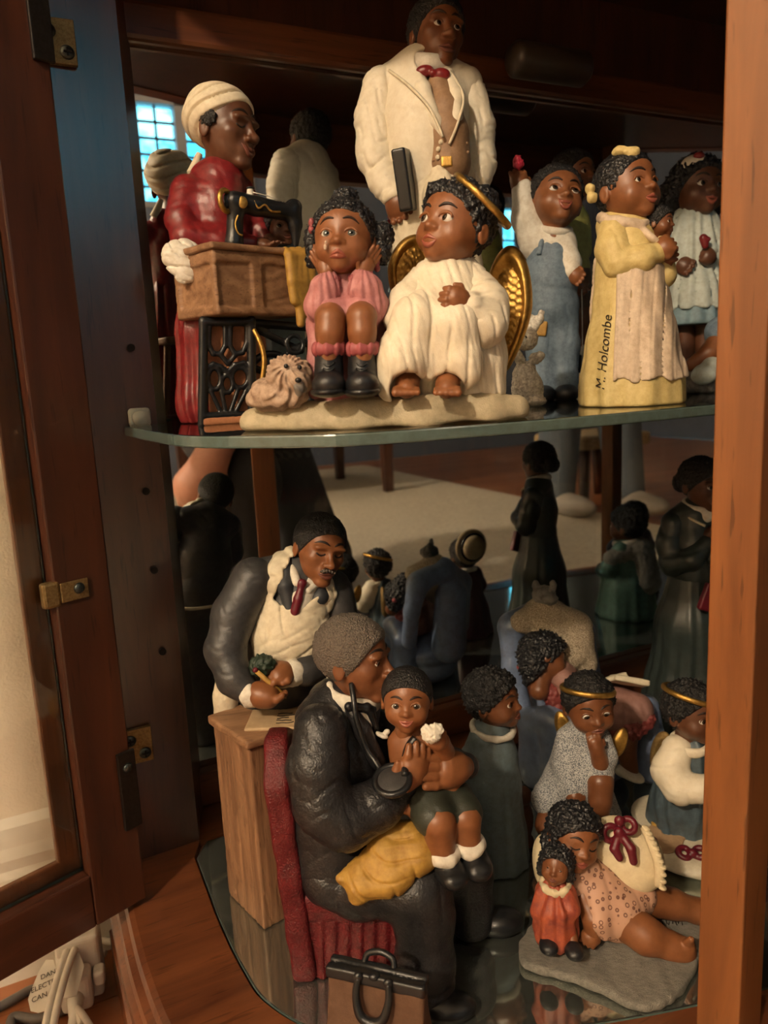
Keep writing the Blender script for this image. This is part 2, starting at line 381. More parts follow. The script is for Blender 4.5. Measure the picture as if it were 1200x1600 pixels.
# ------------------------------------------------------------------ heads
def _head(q, kind):
    """distance to a bare head; q in head units, front = -y, chin near z = -1, crown near z = 1"""
    E = lambda c, r: ell(c, r)(q)
    sx = np.abs(q[:, 0]); qs = np.stack([sx, q[:, 1], q[:, 2]], 1)
    M = lambda c, r: ell(c, r)(qs)
    if kind == 'child':
        d = E((0, .04, .17), (.80, .90, .83)); d = smin(d, E((0, -.20, -.36), (.64, .62, .58)), .3)
        d = smin(d, M((.36, -.46, -.38), (.30, .30, .29)), .18); d = smin(d, E((0, -.60, -.80), (.22, .20, .16)), .2)
        d = smin(d, E((0, -.70, -.52), (.26, .17, .2)), .15)
        d = -smin(-d, M((.32, -.98, -.04), (.21, .20, .13)), .12)
        d = smin(d, cap((0, -.74, .04), (0, -.86, -.24), .06, .10)(q), .12); d = smin(d, E((0, -.93, -.26), (.115, .10, .095)), .06)
        d = smin(d, M((.125, -.85, -.285), (.085, .08, .07)), .05)
        d = smin(d, M((.80, .10, -.16), (.09, .17, .24)), .06); d = -smin(-d, M((.92, .05, -.14), (.07, .10, .15)), .05)
        d = smin(d, cap((0, .10, -.5), (0, .22, -1.35), .42, .40)(q), .12)
    elif kind == 'adult':
        d = E((0, .06, .25), (.70, .84, .75)); d = smin(d, E((0, -.20, -.34), (.56, .58, .62)), .28)
        d = smin(d, M((.38, -.48, -.18), (.19, .2, .17)), .18); d = smin(d, E((0, -.60, -.86), (.25, .19, .15)), .18)
        d = smin(d, M((.28, -.70, .16), (.22, .12, .08)), .12); d = smin(d, E((0, -.68, -.56), (.25, .15, .2)), .15)
        d = -smin(-d, M((.28, -.90, .01), (.17, .17, .10)), .1)
        d = smin(d, cap((0, -.74, .10), (0, -.93, -.28), .065, .10)(q), .1); d = smin(d, E((0, -.97, -.30), (.115, .11, .10)), .06)
        d = smin(d, M((.14, -.86, -.32), (.085, .10, .075)), .05)
        d = -smin(-d, M((.34, -.82, -.46), (.04, .06, .16)), .08)
        d = smin(d, M((.70, .10, -.10), (.07, .16, .25)), .05); d = -smin(-d, M((.80, .05, -.08), (.06, .09, .15)), .05)
        d = smin(d, cap((0, .14, -.5), (0, .26, -1.45), .36, .40)(q), .12)
    return d
class Head:
    def __init__(s, F, px, py, v, size, yaw=0, pitch=0, roll=0, kind='child', c=None):
        s.F = F; s.c = F.P(px, py, v) if c is None else np.array(c, float); s.s = float(size); s.R = rot(yaw, pitch, roll); s.kind = kind
    def w(s, x, y, z): return s.c + s.s * (s.R @ np.array([x, y, z], float))
    def local(s, p): return (p - s.c) @ s.R / s.s
    def box(s, m=1.25): return s.c - s.s * m, s.c + s.s * m
    def skin(s):
        lo, hi = s.box(1.75); return D(lambda p: s.s * _head(s.local(p), s.kind), lo, hi)
    def wrap(s, fn, m=1.6):
        """distance function given in head units"""
        lo, hi = s.box(m); return D(lambda p: s.s * fn(s.local(p)), lo, hi)
    def hair(s, mat, grow=.09, front=.56, back=-.75, k=26, amp=.05, extra=(), side=0.0, name='hair', h=None, parent=None, peak=0.0):
        """cap of hair: cut by a slanted plane from the hairline on the brow to the nape"""
        a = np.array([0, -.80, front]); b = np.array([0, .25, back]); t = b - a; nr = np.array([0, t[2], -t[1]]); nr /= np.linalg.norm(nr)
        if nr[2] < 0: nr = -nr
        cen, rr = ((0, .06, .19), (.80, .90, .83)) if s.kind == 'child' else ((0, .08, .26), (.71, .85, .76))
        base = ell(cen, tuple(r + grow for r in rr)); cf = curls(k, amp, 1.3)
        def fn(q):
            d = base(q)
            for e in extra: d = smin(d, e(q), .08)
            cutd = -((q - a) @ nr) - side * np.clip(np.abs(q[:, 0]) - .45, 0, 1) + peak * np.exp(-(q[:, 0] / .25) ** 2)
            return -smin(-(d - cf(q)), -(cutd - .3 * cf(q)), .05)
        return s.F.add(name, s.wrap(fn, 1.9), mat, h or s.s / 22, parent)
    def face(s, skin_o, lips_m, brow_m, eye_m, gaze=(0, 0), smile=.0, closed=False, eyes=True, brow=0.0, open_=0.0, brows=True, esc=1.0):
        ch = s.kind == 'child'; F = s.F
        ex, ey, ez, er = (.32, -.66, -.045, .165) if ch else (.275, -.655, .01, .135)
        er *= esc * .93
        mz = -.56 if ch else -.60
        def surf(x, z, y0=-1.25):
            ys = np.linspace(y0, -.2, 90); q = np.stack([np.full(90, x), ys, np.full(90, z)], 1); d = _head(q, s.kind); i = np.argmax(d < 0); return ys[i]
        if eyes:
            for sg in (-1, 1):
                cc = np.array([sg * ex, ey, ez])
                if closed:
                    pts = [s.w(sg * ex + dx, surf(sg * ex + dx, ez - .02 - .06 * (1 - (dx / er) ** 2)) - .004, ez - .02 - .06 * (1 - (dx / er) ** 2)) for dx in np.linspace(-er, er, 9)]
                    F.tube('eyelash', pts, .026 * s.s, brow_m, 6, parent=skin_o, n=0)
                    continue
                V = []; Fc = []; mi = []
                g = np.array([gaze[0], -1, gaze[1]], float); g /= np.linalg.norm(g); a1 = np.cross(g, [0, 0, 1]); a1 /= np.linalg.norm(a1); a2 = np.cross(g, a1)
                rings = [0, .26, .33, .60, .70, .78, 1.0, 1.3, 1.8, 2.4, math.pi]; seg = 16
                for t in rings:
                    for k in range(seg):
                        ph = 2 * math.pi * k / seg; dv = g * math.cos(t) + math.sin(t) * (a1 * math.cos(ph) + a2 * math.sin(ph)); rr = er * (1.02 if t < .75 else 1)
                        V.append(s.w(*(cc + dv * rr * np.array([1.08, .95, .86]))) * F.k)
                for i in range(len(rings) - 1):
                    for k in range(seg):
                        Fc.append((i * seg + k, i * seg + (k + 1) % seg, (i + 1) * seg + (k + 1) % seg, (i + 1) * seg + k))
                        tm = .5 * (rings[i] + rings[i + 1]); mi.append(2 if tm < .30 else (1 if tm < .70 else 0))
                me = raw(V, Fc); o = link('eye', me, eye_m, skin_o); me.polygons.foreach_set('material_index', mi)
                pts = [s.w(sg * ex + er * 1.12 * math.cos(t), min(surf(sg * ex + er * 1.12 * math.cos(t), ez + er * .62 * math.sin(t)), ey - er * .62) - .0, ez + er * .80 * math.sin(t)) for t in np.linspace(.05, math.pi - .05, 9)]
                F.tube('eyelid', pts, [.022 * s.s, .045 * s.s, .022 * s.s], skin_o.data.materials[0], 6, parent=skin_o, n=0)
        if brows:
            for sg in (-1, 1):
                pts = []
                for dx, dz in ((-.20, -.02), (-.08, .05), (.06, .06), (.19, -.01)):
                    x = sg * (ex + dx); z = ez + .25 + dz + brow * (.5 - dx * 2.2) * .12 * (1 if not ch else 1.2); pts.append(s.w(x, surf(x, z) - .004, z))
                F.tube('eyebrow', pts, [.018 * s.s, .04 * s.s, .035 * s.s, .012 * s.s], brow_m, 6, parent=skin_o, n=3)
        w = .22 if ch else .25
        up = []; lo_ = []
        for t in np.linspace(-1, 1, 9):
            x = w * t; zc = mz + smile * .10 * t * t
            zu = zc + .035 * (1 - t * t) + .014 * math.cos(6 * t) * (1 - abs(t)) + open_ * .04 * (1 - t * t); zl = zc - .075 * (1 - t * t) - open_ * .05 * (1 - t * t)
            up.append(s.w(x, surf(x, zu) + .012, zu)); lo_.append(s.w(x, surf(x, zl) + .005, zl))
        rr = np.array([.012, .045, .058, .045, .012]) * s.s
        F.tube('lip', up, rr, lips_m, 8, parent=skin_o, n=2); F.tube('lip', lo_, rr * 1.2, lips_m, 8, parent=skin_o, n=2)

def hand_sd(wrist, tip, r, curl=.4, side=(1, 0, 0), spread=.25, thumb=1):
    """palm with four bent fingers and a thumb; side = across the knuckles"""
    w = np.array(wrist, float); t = np.array(tip, float); ax = t - w; L = np.linalg.norm(ax); ax /= L
    sd = np.array(side, float); sd -= ax * (sd @ ax); sd /= np.linalg.norm(sd) + 1e-9; nm = np.cross(ax, sd)
    mid = w + ax * L * .5
    it = [chain([(w, r * .62), (w + ax * L * .28, r * .78), (mid, r * .74)], r * .4)]
    it.append(uni([cap(w + ax * L * .22 + sd * r * .32, mid + sd * r * .48, r * .5), cap(w + ax * L * .22 - sd * r * .32, mid - sd * r * .48, r * .5)], r * .3))
    palm = uni(it, r * .4); fs = []
    for i, f in enumerate((-.78, -.26, .26, .78)):
        ln = L * (.52, .6, .58, .46)[i]; b = mid + sd * f * r * .86; k1 = b + ax * ln * .5 + sd * f * spread * ln * .2 + nm * curl * ln * .10
        e = k1 + (ax * (1 - curl) + nm * curl * 1.1) * ln * .5
        fs.append(chain([(b, r * .27), (k1, r * .26), (e, r * .2)], r * .06))
    tb = w + ax * L * .18 + sd * thumb * r * .6; t1 = tb + (ax * .55 + sd * thumb * .75) * L * .24; t2 = t1 + (ax * .9 + sd * thumb * .15 + nm * curl * .5) * L * .2
    fs.append(chain([(tb, r * .34), (t1, r * .29), (t2, r * .2)], r * .1))
    return uni([palm] + fs, r * .10)
# ================================================================== palette
CHERRY_SHADED = wood('cherry_wood_shaded', (.030, .010, .0055), (.072, .022, .0095), 9, 2, .34, .35, coatr=.2)  # cherry darkened in colour to stand in for shade on door and roof
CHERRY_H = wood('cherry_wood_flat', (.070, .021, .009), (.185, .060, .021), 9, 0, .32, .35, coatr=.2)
CHERRY_LIT = wood('cherry_wood_lit', (.13, .043, .013), (.255, .092, .027), 9, 2, .38, .25, coatr=.25)  # same cherry lightened in colour, as if lamplit, for posts and door lips
GLASS = clear_glass('clear_glass', (.985, .99, .985)); GLASS_G = clear_glass('shelf_glass', (.80, .90, .86), .03)
GLASS_E = paint('glass_edge', (.095, .14, .13), .18, .2, 60, 0.05, 300, coat=.6)
MIRROR = mirror_mat('mirror')
BRASS = paint('aged_brass', (.36, .25, .11), .42, .4, 260, .35, 900, metal=.85)
BLACKM = paint('dark_hinge_metal', (.03, .024, .02), .38, .3, 200, .2, 700, metal=.7)
STEEL = paint('screw_steel', (.10, .12, .12), .35, .3, 300, .1, 600, metal=.9)
HOLE = paint('hole_dark', (.006, .003, .002), .9, bump=0)

# ================================================================== room shell
RX0, RX1, RY0, RY1, RZ = -2.3, 4.2, -3.2, 0.75, 2.45
def room_wall(name, lo, hi, mat): return tag(link(name, box_mesh(lo, hi), mat, smooth=False), kind='structure')
WALLP = paint('beige_wall_paint', (.86, .78, .63), .75, .05, 3, .35, 75, dist=.002)
WALLB = paint('blue_grey_wall_paint', (.085, .105, .15), .8, .12, 2, .25, 60, dist=.003)
CEILP = paint('ceiling_paint', (.42, .40, .37), .9, .05, 3, .4, 70, dist=.003)
room_wall('wall_back', (RX0, RY1, 0), (RX1, RY1 + .1, RZ), WALLP)
room_wall('wall_left', (RX0 - .1, RY0, 0), (RX0, RY1 + .1, RZ), WALLP)
room_wall('wall_right', (RX1, RY0, 0), (RX1 + .1, RY1 + .1, RZ), WALLB)
room_wall('ceiling', (RX0 - .1, RY0 - .1, RZ), (RX1 + .1, RY1 + .1, RZ + .08), CEILP)
# wall behind the viewer with two window openings
def wall_with_openings(name, y, openings, mat):
    xs = sorted({RX0, RX1, *[o[0] for o in openings], *[o[1] for o in openings]}); zs = sorted({0, RZ, *[o[2] for o in openings], *[o[3] for o in openings]})
    bm = bmesh.new()
    for i in range(len(xs) - 1):
        for j in range(len(zs) - 1):
            cx, cz = (xs[i] + xs[i + 1]) / 2, (zs[j] + zs[j + 1]) / 2
            if any(o[0] < cx < o[1] and o[2] < cz < o[3] for o in openings): continue
            me = box_mesh((xs[i], y - .1, zs[j]), (xs[i + 1], y, zs[j + 1])); bm.from_mesh(me); bpy.data.meshes.remove(me)
    bmesh.ops.remove_doubles(bm, verts=bm.verts, dist=1e-5)
    me = bpy.data.meshes.new(name); bm.to_mesh(me); bm.free(); return tag(link(name, me, mat, smooth=False), kind='structure')
WIN = [(.34, 1.42, 1.47, 2.02), (3.06, 3.26, 1.05, 1.60)]
wall_with_openings('wall_front', RY0 + .2, WIN, WALLB)
FRAMEP = paint('window_frame_paint', (.20, .20, .21), .5, .05, 20, .05)
LEAD = paint('window_lead', (.05, .06, .07), .5, .1, 40, .1)
def window(idx, x0, x1, z0, z1, cols, rows, mull):
    y = RY0 + .2; root = tag(empty('window_%d' % idx, ((x0 + x1) / 2, y, z0)), kind='structure'); cx = (x0 + x1) / 2
    bm = bmesh.new()
    bars = [(x0, x0 + .03, z0, z1), (x1 - .03, x1, z0, z1), (x0, x1, z0, z0 + .03), (x0, x1, z1 - .03, z1)] + [(m - .027, m + .027, z0, z1) for m in mull]
    for a, b, c, d in bars:
        me = box_mesh((a - cx, -.07, c - z0), (b - cx, .012, d - z0)); bm.from_mesh(me); bpy.data.meshes.remove(me)
    me = bpy.data.meshes.new('f'); bm.to_mesh(me); bm.free(); link('window_frame', me, FRAMEP, root, False)
    edges = [x0 + .03] + [q for m in mull for q in (m - .027, m + .027)] + [x1 - .03]
    for s in range(0, len(edges), 2):
        a, b = edges[s], edges[s + 1]; nc = max(1, int(round((b - a) / ((x1 - x0) / cols)))); w = (b - a) / nc; hh = (z1 - z0 - .06) / rows
        for i in range(nc):
            for j in range(rows):
                link('pane', box_mesh((a + i * w + .004 - cx, -.036, .03 + j * hh + .004), (a + (i + 1) * w - .004 - cx, -.032, .03 + (j + 1) * hh - .004)), GLASS, root, False)
        for i in range(1, nc): link('muntin', box_mesh((a + i * w - .006 - cx, -.042, .03), (a + i * w + .006 - cx, -.026, z1 - z0 - .03)), LEAD, root, False)
        for j in range(1, rows): link('muntin', box_mesh((a - cx, -.042, .03 + j * hh - .006), (b - cx, -.026, .03 + j * hh + .006)), LEAD, root, False)
window(1, *WIN[0], 11, 6, (.69, 1.03)); window(2, *WIN[1], 2, 5, ())
# hardwood floor, board by board
fl = tag(empty('floor', (0, 0, 0)), kind='structure')
FW = [wood('floor_oak_%s' % n, d, l, 5, 0, .32, .3, coatr=.25) for n, d, l in (('a', (.22, .07, .028), (.42, .16, .06)), ('b', (.19, .06, .024), (.37, .135, .05)), ('c', (.25, .085, .033), (.46, .18, .07)))]
link('subfloor', box_mesh((RX0, RY0, -.04), (RX1, RY1, -.013)), HOLE, fl, False)
yb = RY0; pm = {}
while yb < RY1 - .01:
    xb = RX0 - random.random() * .8
    while xb < RX1:
        ln = random.choice((1.2, 1.5, 1.8)); a, b = max(xb, RX0), min(xb + ln, RX1); key = (round(a, 3), round(b, 3))
        me = box_mesh((a + .0008, .0008, -.012), (b - .0008, .0892, 0)); o = link('floor_board', me, random.choice(FW), fl, False); o.location = (0, yb, 0); xb += ln
    yb += .09
# skirting with a stepped cap
BASEP = paint('white_skirting_paint', (.80, .76, .66), .45, .06, 12, .12, 160)
def skirting(name, x0, x1, y):
    pr = [(0, 0), (-.016, 0), (-.016, .105), (-.013, .112), (-.013, .122), (-.009, .132), (-.006, .150), (0, .158)]
    v = [(x, y + p, z) for x in (x0, x1) for p, z in pr]; n = len(pr)
    return tag(link(name, raw(v, [(i, i + 1, i + 1 + n, i + n) for i in range(n - 1)] + [tuple(range(n - 1, -1, -1)), tuple(range(n, 2 * n))]), BASEP, smooth=False), kind='structure')
skirting('baseboard_back', RX0, RX1, RY1)

# rug, coffee table, footstool, lamp
RUGM = paint('cream_rug_wool', (.78, .70, .56), .95, .28, 14, .8, 420, col2=(.62, .54, .42), dist=.004)
bm = bmesh.new(); bmesh.ops.create_grid(bm, x_segments=60, y_segments=60, size=.5)
for v in bm.verts:
    v.co.x = v.co.x * 2.95 + .455; v.co.y = v.co.y * 2.75 - 1.42; v.co.z = .011 + .0016 * math.sin(v.co.x * 23 + 2 * math.sin(v.co.y * 9)) * math.sin(v.co.y * 19)
    if abs(v.co.x - .455) > 1.46 or abs(v.co.y + 1.42) > 1.36: v.co.z = .0005
me = bpy.data.meshes.new('rug'); bm.to_mesh(me); bm.free(); tag(link('area_rug', me, RUGM), 'large cream wool rug lying on the hardwood floor', 'rug')
DARKW = wood('dark_table_wood', (.035, .012, .006), (.085, .028, .012), 7, 2, .35, .3)
t = tag(empty('coffee_table', (1.08, -2.0, .0125)), 'low dark wooden coffee table with square legs on the cream rug', 'table')
link('tabletop', box_mesh((-.52, -.34, .40), (.52, .34, .43)), DARKW, t, False)
for sx in (-1, 1):
    for sy in (-1, 1):
        bm = bmesh.new(); bmesh.ops.create_cube(bm, size=1)
        for v in bm.verts:
            w = .026 if v.co.z > 0 else .019; v.co = Vector((sx * .455 + (1 if v.co.x > 0 else -1) * w, sy * .28 + (1 if v.co.y > 0 else -1) * w, .40 if v.co.z > 0 else 0))
        me = bpy.data.meshes.new('leg'); bm.to_mesh(me); bm.free(); link('leg', me, DARKW, t, False)
for sy in (-1, 1): link('apron', box_mesh((-.43, sy * .28 - .012, .30), (.43, sy * .28 + .012, .40)), DARKW, t, False)
for sx in (-1, 1): link('apron', box_mesh((sx * .455 - .012, -.255, .30), (sx * .455 + .012, .255, .40)), DARKW, t, False)
WOVEN = speckle('woven_rush', (.50, .37, .20), (.24, .15, .06), 55, .8, .46, .54, .6)
t = tag(empty('footstool', (2.08, -.98, 0)), 'low footstool with a woven tan seat and dark legs on the bare floor', 'stool')
bevel_obj(link('woven_seat', box_mesh((-.17, -.15, .225), (.17, .15, .275)), WOVEN, t, False), .012)
for sx in (-1, 1):
    for sy in (-1, 1): link('leg', tube_mesh([(sx * .14, sy * .12, 0), (sx * .13, sy * .11, .12), (sx * .125, sy * .105, .226)], [.016, .022, .024], 10), DARKW, t)
# floor lamp that lights the cabinet from the side (out of frame)
LP = (-1.4, -.72, 1.78)
t = tag(empty('floor_lamp', (LP[0], LP[1], 0)), 'floor lamp with a glowing round glass globe on a dark pole', 'lamp')
link('base', tube_mesh([(0, 0, 0), (0, 0, .012), (0, 0, .03)], [.13, .13, .05], 28), BLACKM, t); link('pole', tube_mesh([(0, 0, .03), (0, 0, LP[2] - .07)], .012, 12), BLACKM, t)
link('collar', tube_mesh([(0, 0, LP[2] - .10), (0, 0, LP[2] - .062)], [.03, .045], 20), BRASS, t)
bm = bmesh.new(); bmesh.ops.create_uvsphere(bm, u_segments=32, v_segments=20, radius=.065); me = bpy.data.meshes.new('globe'); bm.to_mesh(me); bm.free()
o = link('globe', me, glow('lamp_globe', (1.0, .785, .545), 1200.0), t); o.location = (0, 0, LP[2])
# fill light added out of view, built as a ceiling fixture
t = tag(empty('ceiling_fill_light', (1.2, -1.9, RZ - .002)), 'added fill light built as a flush ceiling fixture with a milky glass dome', 'lamp')
link('ceiling_plate', tube_mesh([(0, 0, 0), (0, 0, -.03)], .17, 32), BRASS, t)
bm = bmesh.new(); bmesh.ops.create_uvsphere(bm, u_segments=28, v_segments=14, radius=.15); me = bpy.data.meshes.new('dome'); bm.to_mesh(me); bm.free()
o = link('glass_dome', me, glow('fill_dome_glow', (1.0, .80, .60), 18.0), t); o.location = (0, 0, -.03); o.scale = (1, 1, .5)

# ================================================================== the curio cabinet
MY = .70                                  # mirror plane
DZ, SZ, TZ = .15, .518, .925              # deck, shelf top, inside of the roof
cab = tag(empty('curio_cabinet', (.69, .5, 0)), 'tall cherry wood curio cabinet with mirrored back and open glass door', 'cabinet')
CO = np.array([.69, .5, 0])
def cpart(name, me, mat, parent=None, smooth=False):
    o = link(name, me, mat, parent or cab, smooth)
    if parent is None: me.transform(Matrix.Translation(-Vector(CO)))
    return o
halfL = [(.044, .70), (.044, .60), (.044, .50), (.053, .425), (.085, .355), (.15, .312), (.235, .282), (.33, .252), (.47, .230), (.69, .222)]
def sym(hp, n=7):
    p = [tuple(q) for q in spline([np.array(a) for a in hp], n)]; return p + [(1.38 - x, y) for x, y in p[-2::-1]]
OUT = sym(halfL); N = len(OUT)
def offs(pl, d):
    out = []
    for i, p in enumerate(pl):
        a = np.array(pl[max(i - 1, 0)]); b = np.array(pl[min(i + 1, len(pl) - 1)]); t = b - a; t /= np.linalg.norm(t); out.append((p[0] + t[1] * d, p[1] - t[0] * d))
    return out     # d > 0 moves outward for a left-to-right front curve
halfI = [(.100, .612), (.099, .570), (.098, .523), (.100, .470), (.107, .430), (.135, .388), (.205, .345), (.330, .300), (.47, .272), (.69, .262)]
INS = sym(halfI); assert len(INS) == N
# base carcass with mouldings swept along the outline
prof = [(.0, DZ), (.004, DZ - .0015), (.006, DZ - .007), (.0105, DZ - .009), (.012, DZ - .015), (.016, DZ - .018), (.0165, DZ - .026), (.008, DZ - .034), (.006, .05), (.014, .045), (.014, 0)]
# swap sign so that the mouldings stand proud of the outline
V = []; Fc = []
for d, z in prof: V += [(x, y, z) for x, y in offs(OUT, -d if offs(OUT, .01)[N // 2][1] > OUT[N // 2][1] else d)]
for j in range(len(prof) - 1):
    for i in range(N - 1): Fc.append((j * N + i, j * N + N + i, j * N + N + i + 1, j * N + i + 1))
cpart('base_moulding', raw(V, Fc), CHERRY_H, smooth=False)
# deck board with a rounded recess for the glass plate
INSR = list(INS); ra = .012
V = [(x, y, DZ) for x, y in OUT] + [(x, y, DZ) for x, y in INS] + [(x, y, DZ - .006) for x, y in INS]
Fc = [(i, i + 1, N + i + 1, N + i) for i in range(N - 1)] + [(N + i, N + i + 1, 2 * N + i + 1, 2 * N + i) for i in range(N - 1)]
b0 = len(V); yb_ = .634
bk = [(x, yb_) for x in np.linspace(INS[0][0] + .01, INS[-1][0] - .01, 9)]
V += [(.044, .70, DZ), (1.336, .70, DZ)] + [(x, y, DZ) for x, y in bk] + [(x, y, DZ - .006) for x, y in bk]
nb_ = len(bk); i0 = b0 + 2; i1 = i0 + nb_
Fc += [(b0, 0, N, i0), tuple([b0] + list(range(i0, i0 + nb_)) + [b0 + 1]), (b0 + 1, i0 + nb_ - 1, 2 * N - 1, N - 1)]
Fc += [(i0 + i, i0 + i + 1, i1 + i + 1, i1 + i) for i in range(nb_ - 1)] + [(N, 2 * N, i1, i0), (2 * N - 1, i0 + nb_ - 1, i1 + nb_ - 1, 3 * N - 1)]
Fc += [tuple(list(range(2 * N, 3 * N)) + list(range(i1 + nb_ - 1, i1 - 1, -1)))]
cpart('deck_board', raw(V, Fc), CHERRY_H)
# mirrored back, rails, roof
cpart('back_panel', box_mesh((.05, MY + .004, .0), (1.33, MY + .03, 1.02)), CHERRY_SHADED)
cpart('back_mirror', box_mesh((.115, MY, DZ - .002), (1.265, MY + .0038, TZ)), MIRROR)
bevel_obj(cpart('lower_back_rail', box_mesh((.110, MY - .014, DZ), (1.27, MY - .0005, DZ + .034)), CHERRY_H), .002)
cpart('upper_back_panel', box_mesh((.110, MY - .006, .851), (1.27, MY - .0005, TZ)), CHERRY_SHADED)
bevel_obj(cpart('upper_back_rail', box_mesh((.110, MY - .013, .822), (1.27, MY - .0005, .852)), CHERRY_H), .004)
cpart('roof_board', prism(OUT[::1] + [(1.336, .72), (.044, .72)], TZ, TZ + .03), CHERRY_SHADED)
hd = offs(OUT, -.004); hin = offs(OUT, .02)
if hin[N // 2][1] < OUT[N // 2][1]: hin = offs(OUT, -.02); hd = offs(OUT, .004)
def strip(a, b, z0, z1):
    n = len(a); V = [(x, y, z) for pl, z in ((a, z0), (a, z1), (b, z1), (b, z0)) for x, y in pl]; Fc = []
    for j in range(4):
        for i in range(n - 1): Fc.append((j * n + i, ((j + 1) % 4) * n + i, ((j + 1) % 4) * n + i + 1, j * n + i + 1))
    Fc += [(0, n, 2 * n, 3 * n), (n - 1, 4 * n - 1, 3 * n - 1, 2 * n - 1)]; return raw(V, Fc)
iL = min(range(N), key=lambda i: abs(OUT[i][0] - .335) + (i > N // 2)); iR = N - 1 - iL
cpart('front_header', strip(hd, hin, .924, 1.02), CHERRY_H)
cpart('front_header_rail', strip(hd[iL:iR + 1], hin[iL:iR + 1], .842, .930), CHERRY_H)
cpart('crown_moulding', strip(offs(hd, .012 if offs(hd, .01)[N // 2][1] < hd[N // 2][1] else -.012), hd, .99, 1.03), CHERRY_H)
# side panels and their returns to the mirror
pl = [(.012, .622), (.1095, .635), (.128, MY), (.012, MY)]
PANELW = wood('satin_side_panel_wood', (.034, .011, .006), (.08, .025, .011), 9, 2, .45, 1.0, coatr=.26, bump=.3)  # cherry darkened for shade here too, under a satin coat
PANELW.node_tree.nodes['Principled BSDF'].inputs['Coat IOR'].default_value = 1.75
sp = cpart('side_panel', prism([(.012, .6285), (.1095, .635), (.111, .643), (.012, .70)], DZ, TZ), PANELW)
cpart('panel_return', prism([(.1097, .636), (.1285, MY - .0005), (.116, MY - .0005), (.104, .64)], DZ, TZ), CHERRY_SHADED)
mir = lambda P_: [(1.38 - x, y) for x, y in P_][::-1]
cpart('side_panel', prism(mir([(.012, .6285), (.1095, .635), (.111, .643), (.012, .70)]), DZ, TZ), CHERRY_SHADED)
cpart('panel_return', prism(mir([(.1097, .636), (.1285, MY - .0005), (.116, MY - .0005), (.104, .64)]), DZ, TZ), CHERRY_SHADED)
# front posts
A = np.array([.325, .280]); dl = np.array([.30, -.954]); df = np.array([.954, .30])
post = [tuple(A), tuple(A + dl * .0245), tuple(A + dl * .0245 + df * .034), tuple(A + df * .034)]
bevel_obj(cpart('front_post', prism(post, DZ, .94), CHERRY_LIT), .0012)
bevel_obj(cpart('front_post', prism(mir(post), DZ, .94), CHERRY_LIT), .0012)
# front glass between the posts, and the closed door at the far end
gl = offs(OUT, .010) if offs(OUT, .01)[N // 2][1] > OUT[N // 2][1] else offs(OUT, -.010)
def gstrip(pl, z0, z1):
    n = len(pl); return raw([(x, y, z) for z in (z0, z1) for x, y in pl], [(i, i + 1, n + i + 1, n + i) for i in range(n - 1)])
cpart('front_glass', gstrip(gl[iL + 2:iR - 1], DZ, .845), GLASS)
cpart('far_door_glass', gstrip(gl[iR + 2:N - 8], DZ + .05, .835), GLASS)
# shelf pins and holes, shelf clip
for z in (.5778, .4651, .40, .33): cpart('pin_hole', tube_mesh([(.0947, .6333, z), (.0947, .6305, z)], .0030, 14), HOLE)
# light bar under the roof
lb = cpart('light_bar', tube_mesh([(.475, .655, .838), (.48, .655, .838), (.56, .655, .838), (.565, .655, .838)], [.012, .0165, .0165, .012], 20), paint('smoked_plastic', (.05, .035, .025), .3, .2, 80, .05), smooth=True)

# open door: hinged at the side panel, swung wide
DH = np.array([.0475, .590]); dd = np.array([-.937, -.349]); dn_ = np.array([.349, -.937])     # dn_ faces the viewer
DW, DB, DT, DTH = .36, .155, .868, .020
door = empty('door', (*DH, 0), math.atan2(dd[1], dd[0]), cab); door.location = tuple(np.array([*DH, 0]) - CO)
# door space: x along the door away from the hinge, y = -viewer side is negative or positive by handedness
sgn = 1 if (-dd[1] * dn_[0] + dd[0] * dn_[1]) > 0 else -1       # local y of the viewer's side
def dbox(name, x0, x1, y0, y1, z0, z1, mat, bev=.0015):
    ya, yb2 = sorted((y0 * sgn, y1 * sgn)); return bevel_obj(link(name, box_mesh((x0, ya, z0), (x1, yb2, z1)), mat, door, False), bev)
ST = .041; RAILW = wood('cherry_rail_wood_shaded', (.030, .010, .0055), (.072, .022, .0095), 9, 0, .34, .35, coatr=.2)  # shade-darkened cherry again, with the grain along the rail
dbox('stile', 0, ST, -.0, .020, DB, DT, CHERRY_SHADED); dbox('stile', DW - ST, DW, 0, .020, DB, DT, CHERRY_SHADED)
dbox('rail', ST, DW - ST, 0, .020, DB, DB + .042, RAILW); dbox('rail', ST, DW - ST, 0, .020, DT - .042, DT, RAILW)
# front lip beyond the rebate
dbox('lip', ST, ST + .016, -.0, .006, DB + .042, DT - .042, CHERRY_LIT); dbox('lip', ST, DW - ST, 0, .006, DB + .042, DB + .055, CHERRY_LIT)
dbox('lip', DW - ST - .016, DW - ST, 0, .006, DB + .042, DT - .042, CHERRY_LIT)
gp = link('glass_pane', box_mesh((ST + .001, sgn * .0085 - .0016, DB + .043), (DW - ST - .001, sgn * .0085 + .0016, DT - .043)), [GLASS, GLASS_E], door, False)
for p in gp.data.polygons:
    if abs(p.normal.y) < .5: p.material_index = 1
